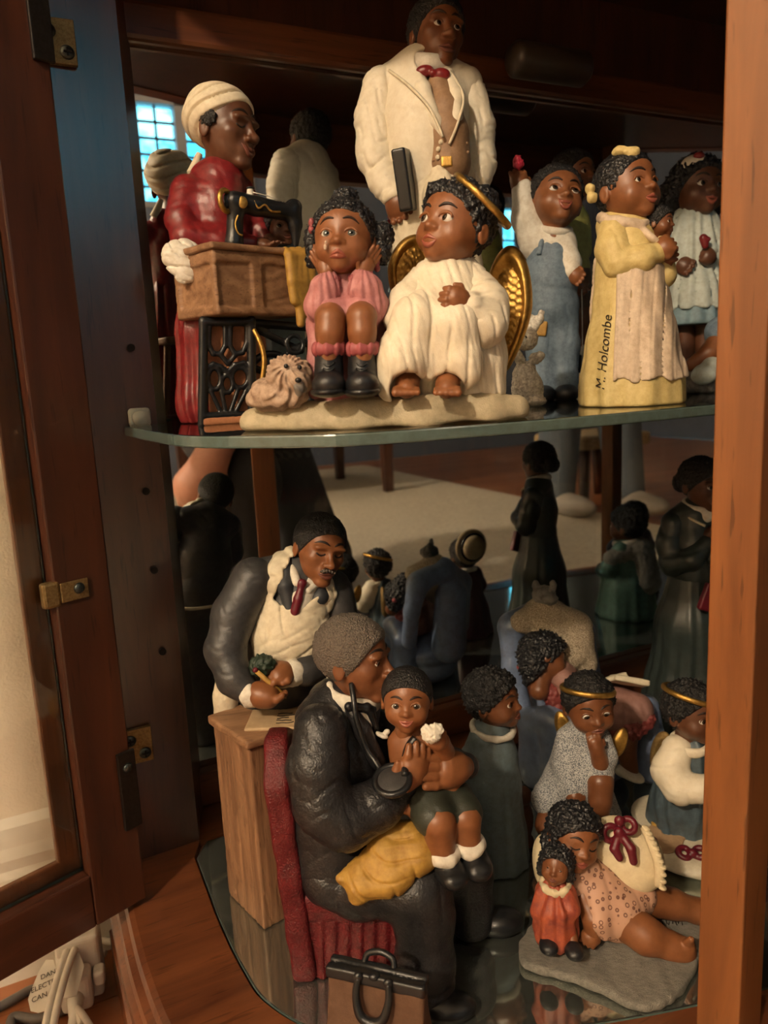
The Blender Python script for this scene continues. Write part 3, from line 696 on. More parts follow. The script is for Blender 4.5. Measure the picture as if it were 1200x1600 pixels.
# glass retaining bracket on the inside of the stile
br = empty('glass_bracket', (ST - .004, sgn * .0202, .411), 0, door)
bevel_obj(link('bracket_plate', box_mesh((-.020, min(0, sgn * .0016), -.007), (.0, max(0, sgn * .0016), .007)), BRASS, br, False), .003)
o = bevel_obj(link('bracket_tongue', box_mesh((.0, min(-sgn * .006, sgn * .0016), -.009), (.012, max(-sgn * .006, sgn * .0016), .009)), BRASS, br, False), .002)
link('screw', tube_mesh([(-.013, sgn * .0014, .001), (-.013, sgn * .003, .001)], [.0042, .003], 12), STEEL, br)
def hinge(z, h):
    hg = empty('hinge', (-.001, sgn * .020, z), 0, door)
    bevel_obj(link('hinge_leaf', box_mesh((-.001, min(0, sgn * .0035), -h / 2), (.013, max(0, sgn * .0035), h / 2)), BLACKM, hg, False), .0008)
    link('screw', tube_mesh([(.006, sgn * .0034, h * .3), (.006, sgn * .005, h * .3)], [.004, .003], 12), STEEL, hg)
    o = bevel_obj(link('hinge_plate', box_mesh((.0545, .6262, z - .014 + .004), (.078, .6312, z + .016 + .004)), BRASS, None, False), .0006); o.parent = cab; o.location = tuple(-CO)
    for sx, sz in ((.0605, .011), (.0715, -.002)):
        s = link('screw', tube_mesh([(sx, .6265, z + sz), (sx, .6245, z + sz)], [.0052, .004], 14), STEEL, o)
        c = link('screw_slot', box_mesh((sx - .0028, .6237, z + sz - .0006), (sx + .0028, .6246, z + sz + .0006)), HOLE, o, False)
        c = link('screw_slot', box_mesh((sx - .0006, .6236, z + sz - .0028), (sx + .0006, .6245, z + sz + .0028)), HOLE, o, False)
hinge(.785, .062); hinge(.250, .062)

# glass shelf on clips, glass plate on the deck
halfS = [(.083, .631), (.085, .59), (.088, .547), (.099, .467), (.141, .409), (.187, .381), (.315, .368), (.47, .372), (.69, .375)]
SH = sym(halfS); n = len(SH); poly = SH + [(1.38 - .083, .697), (.083 + .048, .697)]
poly = [(.118, .645)] + SH[0:] + [(1.262, .645), (1.24, .697), (.14, .697)]
poly = SH + [(1.268, .6335), (1.262, .65), (1.246, .697), (.134, .697), (.118, .65), (.112, .6335)]
me = prism(poly, SZ - .0075, SZ); sh = link('glass_shelf', me, [GLASS_G, GLASS_E], None, False)
for p in me.polygons:
    if abs(p.normal.z) < .5: p.material_index = 1
bevel_obj(sh, .0012)
tag(sh, 'green-edged glass shelf with a curved front holding the upper row of figurines', 'shelf')
CLIPM = paint('clear_plastic_clip', (.42, .46, .40), .3, .1, 60, .05)
cl = tag(empty('shelf_clip', (.0953, .6328, SZ)), 'small clear plastic clip on the side panel at the glass shelf tip', 'clip')
bevel_obj(link('clip_body', box_mesh((-.0085, -.0065, -.001), (.0085, -.0005, .0135)), CLIPM, cl, False), .0035, 3)
link('clip_pin', tube_mesh([(0, -.006, .0055), (0, -.0085, .0055)], [.0062, .0058], 18), CLIPM, cl)
# plate on the deck: polished dark glass
m, nn, ll, bb = new_mat('deck_glass'); bb.inputs['Base Color'].default_value = (.42, .45, .41, 1); bb.inputs['Roughness'].default_value = .05; bb.inputs['Metallic'].default_value = .92
DECKG = m; gi = offs(INS, .002) if offs(INS, .01)[N // 2][1] > INS[N // 2][1] else offs(INS, -.002)
me = prism(gi + [(gi[-1][0] - .013, .632), (gi[0][0] + .013, .632)], DZ - .0058, DZ - .0008)
dp = bevel_obj(link('glass_plate', me, [DECKG, GLASS_E], None, False), .0012); tag(dp, 'polished grey glass plate set into the cabinet deck under the lower figurines', 'glass')
for p in me.polygons:
    if abs(p.normal.z) < .5: p.material_index = 1
GZ = DZ - .0008                            # level the lower figurines stand on
# ================================================================== figurine paints
SKIN = paint('skin_brown', (.235, .088, .034), .41, .18, 90, .12, 420, spec=.5)
SKIN_D = paint('skin_deep_brown', (.115, .045, .022), .40, .2, 90, .12, 420)
SKIN_M = paint('skin_mid_brown', (.18, .066, .027), .36, .2, 90, .12, 420)
LIP = paint('lip_paint', (.30, .085, .055), .3, .15, 200, .05); LIP_D = paint('lip_paint_dark', (.16, .055, .038), .3, .15, 200, .05)
BROW = paint('brow_paint', (.022, .012, .009), .5, bump=0); NAIL = paint('nail_paint', (.36, .17, .10), .3, bump=0)
EYE = [paint('eye_white', (.66, .63, .58), .12, .05, 90, 0), paint('eye_iris', (.045, .026, .016), .08, .1, 90, 0), paint('eye_pupil', (.003, .003, .003), .06, bump=0)]
EYEB = [EYE[0], paint('eye_iris_grey', (.07, .075, .07), .08, .1, 90, 0), EYE[2]]
HAIR = hair_mat('black_hair', (.013, .013, .015), 420); HAIR_F = hair_mat('black_hair_fine', (.010, .009, .009), 900, .5, .7)
HAIR_G = hair_mat('greying_hair', (.13, .105, .085), 900, .6, 1.0)
CREAM = paint('cream_cloth_paint', (.72, .64, .48), .55, .22, 110, .5, 420, col2=(.60, .51, .36))
IVORY = paint('ivory_cloth_paint', (.76, .69, .55), .5, .18, 90, .45, 380, col2=(.68, .60, .45))
WHITE = paint('white_cloth_paint', (.74, .70, .61), .55, .15, 130, .4, 420, col2=(.58, .52, .42))
RED = paint('dark_red_cloth_paint', (.205, .016, .018), .28, .3, 90, .3, 300, col2=(.11, .010, .012))
PINK = paint('dusty_pink_cloth_paint', (.46, .195, .20), .5, .25, 120, .4, 420, col2=(.34, .12, .125))
PINK_D = paint('rose_trim_paint', (.33, .075, .085), .5, .25, 120, .4, 420)
GOLD = paint('gold_paint', (.62, .38, .10), .32, .35, 160, .4, 420, metal=.9)
BLACKP = paint('black_gloss_paint', (.012, .013, .015), .25, .2, 120, .25, 420)
BOOT = paint('boot_paint', (.014, .015, .018), .3, .3, 150, .35, 420)
OAKP = wood('painted_oak', (.16, .075, .034), (.36, .20, .105), 26, 0, .6, 0, bump=.9)
OAKV = wood('painted_oak_upright', (.11, .05, .023), (.33, .175, .088), 26, 2, .6, 0, bump=.9)
TERRA = paint('terracotta_paint', (.42, .17, .075), .6, .2, 150, .3, 500)
MUSTARD = paint('mustard_cloth_paint', (.47, .275, .055), .42, .25, 90, .5, 700, col2=(.33, .17, .03))
STONE = paint('painted_ground_base', (.52, .44, .29), .6, .3, 60, .5, 260, col2=(.36, .30, .19))
BLUED = paint('denim_blue_paint', (.17, .235, .30), .55, .25, 130, .4, 500, col2=(.10, .14, .19))
YELL = paint('yellow_dress_paint', (.66, .53, .23), .5, .22, 110, .4, 420, col2=(.54, .40, .15))
APRONP = paint('blush_apron_paint', (.66, .53, .40), .5, .2, 110, .45, 420, col2=(.48, .36, .25))
LBLUE = paint('light_blue_dress_paint', (.19, .29, .34), .55, .2, 110, .35, 420)
INK = paint('ink_line', (.02, .012, .006), .6, bump=0)

def E(F, px, py, v, r, R=None): return ell(F.P(px, py, v), r, R)
UPPER = 'figurines on the glass shelf'; LOWER = 'figurines on the cabinet floor'
def down(p, z=0.0): return np.array([p[0], p[1], z])

# ------------------------------------------------------------------ seamstress at a treadle machine
def seamstress():
    F = Frame('seamstress_figurine', 350, 600, y=.56, z=SZ, label='woman in red with cream head wrap sewing at a treadle sewing machine', group=UPPER)
    a = math.radians(33); e1 = np.array([math.cos(a), math.sin(a), 0]); e2 = np.array([-math.sin(a), math.cos(a), 0]); Rb = np.stack([e1, e2, [0, 0, 1]], 1)
    A0 = F.P(336, 436, -42); zt = F.P(336, 386, -42)[2]; zb = F.P(336, 492, -42)[2]; W, Dp = 158., 118.
    c = np.array([A0[0], A0[1], (zt + zb) / 2]) + e1 * W / 2 + e2 * Dp / 2; hz = (zt - zb) / 2
    bx = rbox(c, (W / 2, Dp / 2, hz), 4, Rb)
    for f in (-.27, .24): bx = sub(bx, rbox(c + e1 * f * W - e2 * Dp / 2 + [0, 0, -3], (W * .19, 4, hz * .68), 2, Rb), 2)
    bx = sub(bx, rbox(c - e1 * W / 2 + [0, 0, -3], (4, Dp * .38, hz * .62), 2, Rb), 2)
    bx = wob(bx, lambda p: -1.3 * np.exp(-(np.sin(.11 * p[:, 2] + 1.2 * np.sin(.035 * (p @ (e1 + e2))) + .5) / .2) ** 2) - .7 * np.exp(-(np.sin(.3 * p[:, 2] + 1.7 * np.sin(.05 * (p @ (e1 + e2)))) / .3) ** 2), 1.5)
    bo = F.add('machine_cabinet', bx, OAKP, 2.4)
    top = wob(rbox(c + [0, 0, hz + 3], (W / 2 + 5, Dp / 2 + 5, 5), 3, Rb), lumps(.12, .6), 1); F.add('cabinet_top', top, OAKP, 2.4, bo)
    # iron stand: two openwork ends joined by a treadle bar
    def stand(du, dv, nm):
        V_ = lambda px: -8 + (px - 312) * .22
        w = lambda px, py: F.P(px, py, V_(px)) + np.array([du, dv, 0])
        zsh = np.array([0, 0, 0])
        fr = [chain([(w(318, 503), 7), (w(392, 503), 7), (w(393, 648), 6), (w(318, 650), 6), (w(318, 503), 7)], 2), cap(w(317, 500), w(315, 664), 6, 6), cap(w(393, 500), w(395, 664), 7, 6)]
        L = lambda pts, r=4.2: chain([(w(*p), r) for p in pts], 1.5)
        fr += [L([(327, 505), (326, 538), (333, 553), (345, 553), (352, 540), (352, 505)]), L([(360, 505), (359, 540), (367, 553), (379, 551), (386, 536), (386, 505)]),
               L([(320, 578), (333, 569), (345, 573), (356, 582), (368, 570), (381, 567), (391, 578)]), L([(345, 555), (356, 568), (368, 555)], 4)]
        for cx, cy, rx, ry in ((335, 592, 10, 17), (375, 590, 13, 16), (355, 600, 9, 14)):
            fr.append(L([(cx + rx * math.cos(t), cy + ry * math.sin(t)) for t in np.linspace(0, 2 * math.pi, 11)], 3.6))
        fr += [L([(329, 610), (345, 644)], 3.6), L([(346, 612), (353, 644)], 3.6), L([(372, 608), (360, 644)], 3.6), L([(388, 604), (368, 644)], 3.6), L([(322, 648), (322, 606)], 3.6)]
        return F.add(nm, uni(fr, 1.5), BLACKP, 1.9)
    st = stand(0, 0, 'iron_stand')
    p = lambda px, py, dv=0: F.P(px, py, -8 + (px - 312) * .22 + dv)
    F.add('backing_panel', uni([rbox((p(322, 575) + p(388, 575)) / 2 + [0, 16, 0], (34, 4, 72), 2, rot(12))]), TERRA, 3)
    F.add('floor_plank', rbox(np.array([p(352, 655)[0], p(352, 655)[1] + 8, 6]), (40, 14, 6.5), 2, rot(12)), TERRA, 2.5)
    bar = [cap(F.P(398, 505, 20), F.P(488, 512, 70), 7), cap(F.P(400, 514, 22), F.P(470, 548, 62), 6), torus(F.P(461, 538, 45), (.3, -1, .1), 14, 4), cap(F.P(440, 560, 40), F.P(486, 530, 70), 6),
           cap(F.P(486, 500, 70), F.P(484, 655, 70), 7), torus(F.P(425, 590, 55), (.2, -1, .0), 38, 6), cap(F.P(395, 575, 30), F.P(480, 600, 70), 6)]
    F.add('treadle_frame', uni(bar, 3), BLACKP, 2.4)
    F.tube('wheel_rim', [F.P(396, 515, 6), F.P(405, 532, 2), F.P(412, 556, 0), F.P(411, 585, 0), F.P(404, 610, 2)], 4.2, GOLD)
    F.add('wheel_disc', sub(ell(F.P(392, 565, 12), (20, 5, 58), rot(20)), half(F.P(386, 565, 10), (1, 0, 0)), 1), BLACKP, 2.2) if False else None
    # machine
    mc = [F.C([(366, 314, 26, 15), (400, 322, 40, 15), (455, 333, 62, 13)]), F.C([(368, 326, 28, 14), (367, 352, 30, 12), (366, 380, 30, 15)]), F.C([(458, 326, 64, 13), (461, 352, 65, 12), (462, 366, 65, 8), (462, 388, 65, 4)]), E(F, 459, 322, 64, (12, 11, 10))]
    mo = F.add('sewing_machine', uni(mc, 6), BLACKP, 2.2)
    F.add('hand_wheel', torus(F.P(353, 314, 18), (.80, -.6, 0), 15, 4.2), GOLD, 1.5, mo); F.add('wheel_hub', E(F, 354, 314, 19, (5, 5, 11), rot(40)), BLACKP, 1.5, mo)
    F.add('gold_badge', E(F, 379, 316, 16, (8, 3, 9), rot(10)), GOLD, 1.2, mo)
    F.tube('gold_scroll', [F.P(397, 314, 24), F.P(404, 325, 25), F.P(414, 320, 29), F.P(424, 330, 33), F.P(438, 331, 40)], 1.6, GOLD, parent=mo)
    F.tube('gold_scroll', [F.P(372, 336, 17), F.P(368, 350, 17), F.P(372, 364, 17), F.P(379, 368, 18)], 1.5, GOLD, parent=mo)
    F.add('thread_spool', F.C([(391, 306, 36, 6), (391, 297, 36, 5)]), WHITE, 1.4, mo); F.add('spool_cap', E(F, 391, 294, 36, (7, 7, 2.5)), BLACKP, 1.4, mo)
    F.tube('thread', [F.P(392, 300, 32), F.P(418, 306, 42), F.P(438, 314, 52)], .9, WHITE, parent=mo, n=2)
    # cloths
    yc = []
    for i, (x0, x1, v0, y1) in enumerate(((446, 460, 24, 470), (456, 470, 32, 505), (467, 478, 38, 490), (478, 488, 46, 476))):
        yc.append(F.C([(x0, 391, v0 + 8, 6), (x0 + 6, 400, v0 - 6, 8), ((x0 + x1) / 2 + 3, 440, v0 - 8, 8.5), (x1, y1, v0 - 6, 7)]))
    F.add('mustard_cloth', wob(uni(yc, 8), folds((1, .3, .15), .5, 1.1, 1.5, .08), 2), MUSTARD, 2.2)
    wc = [E(F, 287, 392, 40, (27, 22, 19)), E(F, 283, 410, 28, (26, 14, 22)), E(F, 290, 428, 20, (18, 10, 15)), E(F, 268, 398, 34, (12, 14, 18))]
    F.add('white_cloth', wob(uni(wc, 12), folds((.7, .3, .6), .26, 3.4, 2.0, .09), 3), WHITE, 2.0)
    # woman
    H = Head(F, 351, 204, 112, 62, 52, -4, 3, 'adult')
    sk = uni([H.skin(), hand_sd(F.P(398, 384, 72), F.P(436, 386, 46), 12, .35, (.2, .5, -.8))], 1)
    so = F.add('skin', [(H.skin(), 2.2), (hand_sd(F.P(396, 382, 76), F.P(436, 384, 50), 13, .35, (.5, .8, .1)), 1.8), (hand_sd(F.P(412, 372, 100), F.P(445, 384, 82), 12, .3, (.5, .8, .1), thumb=-1), 1.9)], SKIN_D)
    H.face(so, LIP_D, BROW, EYE, smile=1.6, closed=True, brow=.3)
    cheeks = None
    wr = H.wrap(lambda q: -smin(-(ell((0, .20, .34), (.84, .98, .82))(q) - (-.11) * np.exp(-(np.sin(11 * (q[:, 2] * .78 + q[:, 1] * .45) + 1.3 * np.sin(2.6 * q[:, 0] + 2 * q[:, 1])) / .3) ** 2) + .02 * np.sin(5 * q[:, 0] + 7 * q[:, 2])), -(-(q @ np.array([0, .62, .784]) - .02)), .05), 1.7)
    wo = F.add('head_wrap', wr, CREAM, 2.0)
    F.tube('wrap_tail', [F.P(312, 240, 130), F.P(306, 256, 128), F.P(300, 272, 122)], [5, 7, 9], CREAM, parent=wo)
    F.add('temple_hair', H.wrap(lambda q: ell((.70, -.02, .10), (.10, .26, .22))(q * [-1, 1, 1]) - .03 * np.sin(30 * q[:, 2]) * np.sin(30 * q[:, 1])), HAIR_F, 1.8)
    dr = [F.C([(345, 285, 112, 40), (340, 330, 110, 48), (342, 390, 110, 52), (338, 440, 108, 58)], 14), F.C([(292, 300, 100, 27), (284, 345, 80, 26), (292, 372, 66, 24), (345, 378, 64, 20), (392, 382, 70, 15)], 8),
          F.C([(375, 300, 128, 24), (400, 345, 120, 20), (414, 372, 104, 14)], 8), F.C([(318, 275, 116, 20), (352, 268, 114, 20)], 8)]
    bod = wob(uni(dr, 14), lambda p: folds((.5, .3, .7), .13, 1.0, 2.2, .05)(p) + folds((.3, .2, .9), .26, .9, 2.5, .08, 1.)(p), 3)
    do = F.add('dress', bod, RED, 2.8)
    skt = uni([F.C([(335, 430, 110, 56), (325, 520, 104, 50)]), chain([(F.P(325, 520, 104), 50), (down(F.P(318, 640, 96), 34), 40), (down(F.P(318, 640, 96), 20), 42)])], 10)
    skt = both(wob(skt, pleats(F.P(325, 560, 104)[0], 104, 13, 2.4, .03), 4), half((0, 0, .5), (0, 0, -1)), 2); F.add('skirt', skt, RED, 2.8)
    st_ = uni([rbox(F.P(322, 520, 175), (34, 28, 7), 3), cap(F.P(304, 530, 170), down(F.P(303, 640, 160)) + [0, 0, 7], 7), cap(F.P(345, 530, 185), down(F.P(345, 640, 180)) + [0, 0, 7], 7)]); F.add('stool', st_, OAKV, 2.6)
    # child peeping over the machine bed
    H2 = Head(F, 441, 353, 105, 33, 10, -4, -5, 'child'); cso = F.add('child_skin', H2.skin(), SKIN_D, 1.6); H2.face(cso, LIP_D, BROW, EYE, smile=.6, gaze=(-.2, 0)); H2.hair(HAIR, k=22, amp=.05)
    ctr = uni([F.C([(443, 396, 112, 24), (446, 440, 112, 30), (448, 480, 112, 30)], 8)]); ctr = uni([ctr, cap(F.P(447, 480, 112), down(F.P(447, 480, 112), 24), 30, 26)], 6)
    F.add('child_dress', both(ctr, half((0, 0, .5), (0, 0, -1)), 2), LBLUE, 3)
seamstress()

# ------------------------------------------------------------------ crying girl and angel on one base, with a dog
def angel_pair():
    F = Frame('angel_pair_figurine', 620, 600, y=.42, z=SZ, label='crying girl in pink beside a white-robed angel with gold wings on one base', group=UPPER)
    # base slab
    g = lambda px, v: np.array([F.P(px, 640, v)[0], v, 12.])
    slab = uni([chain([(g(398, 10), 24), (g(470, -18), 34), (g(560, -22), 40), (g(660, -18), 42), (g(750, -6), 38), (g(800, 6), 26)], 10), chain([(g(400, 45), 24), (g(560, 60), 40), (g(700, 70), 44), (g(800, 40), 24)], 10)], 20)
    slab = both(slab, both(half((0, 0, .6), (0, 0, -1)), half((0, 0, 42), (0, .12, 1)), 2), 8)
    F.add('base', wob(slab, lumps(.06, 2.2), 4), STONE, 2.8)
    # --- girl
    H = Head(F, 538, 374, -6, 56, -7, 6, 3)
    sk = [H.skin(), ]
    hands = [hand_sd(F.P(517, 436, -30), F.P(492, 396, -22), 13, -.1, (.55, -.6, .4), thumb=1), hand_sd(F.P(561, 434, -30), F.P(588, 392, -22), 13, -.1, (.55, .6, -.4), thumb=-1)]
    legs = [F.C([(516, 500, -66, 22), (515, 520, -70, 20), (514, 560, -66, 17)]), F.C([(565, 498, -66, 22), (566, 520, -70, 20), (567, 560, -66, 17)]), F.C([(530, 500, 0, 26), (516, 497, -55, 23)]), F.C([(552, 500, 0, 26), (565, 495, -55, 23)])]
    so = F.add('girl_skin', [(H.skin(), 1.9), (hands[0], 1.7), (hands[1], 1.7), (uni([legs[0], legs[2]], 4), 2.2, 'leg'), (uni([legs[1], legs[3]], 4), 2.2, 'leg')], SKIN)
    H.face(so, LIP, BROW, EYEB, gaze=(.12, .05), smile=-.9, brow=.9, esc=.95)
    F.add('tear', E(F, 508, 386, -57, (2.6, 2.4, 4.4)), paint('tear_gloss', (.55, .42, .33), .05, bump=0), .9, so)
    F.add('tear', E(F, 509, 379, -57, (2, 2, 3)), MATS['tear_gloss'], .9, so)
    ex = [ell((-.02, .15, 1.12), (.36, .34, .26)), ell((.98, .30, .15), (.32, .34, .36)), ell((.95, .30, -.28), (.26, .30, .36)), ell((-.94, .30, .05), (.22, .32, .42)), ell((-.92, .28, -.42), (.18, .26, .30))]
    H.hair(HAIR, .055, .64, -.7, 20, .065, ex)
    for x, y in ((487, 353), (589, 413)):
        F.add('hair_bow', uni([E(F, x, y - 5, -6, (5, 6, 7)), E(F, x, y + 6, -8, (5, 6, 6))], 2), PINK_D, 1.5)
    tor = [F.C([(540, 442, 6, 34), (540, 480, 14, 48), (540, 500, 26, 60)], 12)]
    sl = [F.C([(515, 436, -32, 12), (508, 452, -36, 21), (504, 478, -32, 25), (520, 484, -6, 24)], 8), F.C([(563, 434, -32, 13), (570, 452, -36, 24), (577, 478, -30, 27), (560, 484, -6, 26)], 8)]
    F.add('girl_sleeve', wob(sl[0], pleats(F.P(510, 450, -30)[0], -30, 12, 1.2, .05, .3), 2), PINK, 2.0); F.add('girl_sleeve', wob(sl[1], pleats(F.P(570, 450, -30)[0], -30, 13, 1.2, .05), 2), PINK, 2.0)
    for x, y, r in ((515, 434, 15), (563, 431, 18)):
        F.add('cuff_frill', wob(torus(F.P(x, y, -31), (.15 if x < 540 else -.15, -.3, 1), r - 5, 4.4), pleats(F.P(x, y, -31)[0], -31, 12, 1.7, .01), 2), PINK_D, 1.5)
    lap = [F.C([(540, 500, 20, 52), (518, 492, -40, 27)]), F.C([(540, 500, 20, 52), (566, 490, -40, 28)]), F.C([(498, 500, -14, 16), (494, 560, -20, 13), (492, 612, -24, 12)]), F.C([(598, 500, 6, 16), (600, 560, 0, 16), (600, 612, 0, 16)]), F.C([(540, 520, 30, 58), (540, 600, 26, 56)])]
    dress = sub(uni(tor + lap, 14), uni([F.C([(516, 530, -86, 27), (515, 580, -86, 30)]), F.C([(566, 530, -86, 27), (567, 580, -86, 30)]), F.C([(541, 540, -86, 28), (541, 600, -86, 30)]), F.C([(516, 512, -110, 30), (566, 510, -110, 30)])], 6), 4)
    dress = both(wob(dress, folds((1, .2, .15), .22, 1.2, 1.6, .05), 2), half((0, 0, 38), (0, 0, -1)), 3); F.add('girl_dress', dress, PINK, 2.4)
    for x, sx in ((514, -1), (566, 1)):
        b = uni([F.C([(x, 553, -62, 21), (x, 578, -62, 20), (x, 596, -66, 21)], 6), E(F, x, 602, -82, (24, 30, 18)), E(F, x, 598, -92, (21, 20, 15))], 8); b = both(b, half((0, 0, 38), (0, 0, -1)), 2)
        bo = F.add('boot', b, BOOT, 2.0)
        F.add('boot_sole', both(E(F, x, 612, -80, (27, 36, 9)), half((0, 0, 34), (0, 0, -1)), 1), BLACKP, 2.0, bo)
        for i in range(3): F.tube('bootlace', [F.P(x - 9, 568 + i * 8, -80 - i * 4), F.P(x, 572 + i * 8, -84 - i * 5), F.P(x + 9, 566 + i * 8, -80 - i * 4)], 1.8, BLACKP, 6, bo, 3)
        F.add('sock', wob(torus(F.P(x, 545, -64), (0, 0, 1), 18, 7, .7), pleats(F.P(x, 545, -64)[0], -64, 11, 1.0, .01), 2), PINK_D, 1.8)
    # --- angel
    H = Head(F, 712, 354, 8, 63, -42, 12, 8)
    feet = []
    for x, sx in ((636, -1), (699, 1)):
        feet.append(F.C([(x + 4, 585, -36, 18), (x, 603, -56, 17), (x - 1, 608, -72, 14)], 6))
        for i in range(5): feet.append(cap(F.P(x - 17 + i * 8.2, 609, -78), F.P(x - 18 + i * 8.6, 614, -90), 6.0 - .4 * i if sx < 0 else 4.4 + .4 * i))
    hd = [hand_sd(F.P(728, 470, -58), F.P(692, 462, -84), 17, .75, (.25, .1, .95), thumb=1)]
    so = F.add('angel_skin', [(H.skin(), 2.1), (uni(feet[:6], 3), 1.9, 'foot'), (uni(feet[6:], 3), 1.9, 'foot'), (hd[0], 1.8)], SKIN)
    H.face(so, LIP, BROW, EYE, gaze=(-.35, .15), smile=.1, open_=.9, esc=1.02)
    H.hair(HAIR, .07, .62, -.75, 17, .075, [ell((.5, .1, .5), (.42, .58, .46)), ell((-.3, -.35, .68), (.42, .38, .28))])
    F.add('halo', wob(torus(F.P(754, 314, 6), (.70, -.16, .70), 52, 5.2), lumps(.15, .7), 1), GOLD, 1.6)
    rb = [F.C([(700, 426, 20, 30), (700, 450, 12, 48), (700, 490, 10, 62)], 14), F.C([(665, 432, 8, 22), (690, 424, 4, 26), (725, 430, 12, 26)], 10), F.C([(700, 490, 10, 62), (650, 500, -50, 34)], 14), F.C([(700, 490, 10, 62), (710, 505, -52, 34)], 14),
          F.C([(648, 500, -48, 33), (630, 560, -52, 38), (622, 596, -48, 36)], 12), F.C([(712, 505, -52, 34), (722, 560, -52, 30), (728, 580, -52, 26)], 12), F.C([(740, 500, 10, 44), (748, 560, 8, 42), (750, 606, 8, 40)], 12), F.C([(680, 540, -20, 50), (680, 600, -10, 50)], 12)]
    rob = both(sub(uni(rb, 18), uni([F.C([(636, 606, -100, 24), (636, 612, -40, 26)]), F.C([(699, 606, -100, 24), (699, 612, -40, 26)]), F.C([(667, 618, -110, 22), (667, 618, -50, 22)])], 4), 5), half((0, 0, 37), (0, 0, -1)), 3)
    ro = F.add('angel_robe', wob(rob, lambda p: folds((1, .15, .1), .19, 3.0, 1.2, .02)(p) + folds((.9, .5, .2), .33, 1.2, 1.5, .03, 2.)(p), 3), IVORY, 2.2)
    F.add('angel_sleeve', wob(F.C([(735, 440, 6, 30), (757, 480, -14, 36), (754, 506, -34, 34), (735, 480, -56, 22)], 14), folds((.5, .3, .8), .16, 3.0, 1.8, .06), 3), IVORY, 2.2, ro)
    F.add('angel_sleeve', wob(F.C([(660, 440, 10, 24), (634, 470, -10, 24), (622, 500, -30, 22)], 12), folds((.5, .3, .8), .18, 1.5, 1.8, .06), 3), IVORY, 2.4, ro)
    for x in (668, 676, 684): F.tube('stitch_line', [F.P(x, 444, -37 + (684 - x) * .1), F.P(x - 1, 460, -45), F.P(x - 3, 476, -54)], 1.2, CREAM, 6, ro)
    # wings: cupped gold leaves
    def wing(pts, thick, nm):
        out = uni([cap(F.P(*pts[i][:3]), F.P(*pts[i + 1][:3]), pts[i][3], pts[i + 1][3]) for i in range(len(pts) - 1)], 8); return out
    def leaf(cx, cy, v, ru, rz, yaw, roll, hol):
        R = rot(yaw, 0, roll); c0_ = F.P(cx, cy, v)
        def tap(sd_):
            def fn(p):
                q = (p - c0_) @ R; w = 1 - .50 * np.clip(.05 - q[:, 2] / rz, 0, 1) ** 1.3; q = q.copy(); q[:, 0] = q[:, 0] / w; return sd_(c0_ + q @ R.T) * .8
            return D(fn, sd_.lo - 4, sd_.hi + 4)
        e = tap(ell(c0_, (ru, 26, rz), R)); i = tap(ell(c0_ + R @ np.array([0, -20, 0]), (ru * .80, 24, rz * .86), R))
        d = sub(e, i, 5); inner = tap(wob(ell(F.P(cx, cy, v) + R @ np.array([0, 2, 0]), (ru * .86, 10, rz * .88), R), lambda p: 1.6 * np.sin(.55 * ((p - F.P(cx, cy, v)) @ R)[:, 2] + 2 * np.sin(.3 * ((p - F.P(cx, cy, v)) @ R)[:, 0])) * np.sin(.6 * ((p - F.P(cx, cy, v)) @ R)[:, 0]), 2))
        w = F.add('wing', d, GOLD, 2.3); F.add('wing_feathers', inner, GOLD, 2.0, w)
    leaf(793, 484, 62, 40, 98, -28, 4, 1); leaf(640, 425, 78, 38, 60, 18, 20, 1)
    # --- dog
    hc = F.P(452, 572, -50)
    def fur(p):
        u, w = p[:, 0] - hc[0], p[:, 2] - hc[2]; r = np.sqrt(u * u + w * w + 20); th = np.arctan2(u, -w)
        return 1.7 * np.sin(15 * th + 1.6 * np.sin(.13 * r + .09 * p[:, 1]) + .12 * p[:, 1]) * np.clip(r / 14, .2, 1) + .8 * np.sin(.55 * p[:, 1] + .3 * u + 2 * np.sin(.1 * r))
    dg = [E(F, 450, 585, -44, (30, 28, 28)), E(F, 462, 598, -62, (18, 16, 17)), E(F, 432, 592, -52, (11, 12, 27)), E(F, 478, 590, -42, (9, 12, 24)), E(F, 430, 615, -28, (38, 34, 26)), E(F, 445, 622, -50, (34, 22, 16)), E(F, 405, 625, -26, (18, 20, 14))]
    dog = both(uni(dg, 9), half((0, 0, 30), (0, 0, -1)), 2)
    DOGM = paint('dog_fur_paint', (.46, .33, .24), .6, .4, 120, .5, 420, col2=(.24, .15, .10))
    do = F.add('dog', wob(dog, fur, 3), DOGM, 1.7)
    F.add('dog_nose', E(F, 466, 594, -79, (5, 4, 4)), BLACKP, 1.2, do)
    for x, y in ((447, 572), (468, 574)): F.add('dog_eye', E(F, x, y, -73 if x < 455 else -72, (3.6, 3, 3.6)), BLACKP, 1.1, do)
    F.add('dog_muzzle', wob(E(F, 467, 605, -68, (10, 12, 12)), fur, 3), paint('dog_beard_paint', (.22, .20, .18), .6, .3, 120, .4, 420), 1.5, do)
angel_pair()

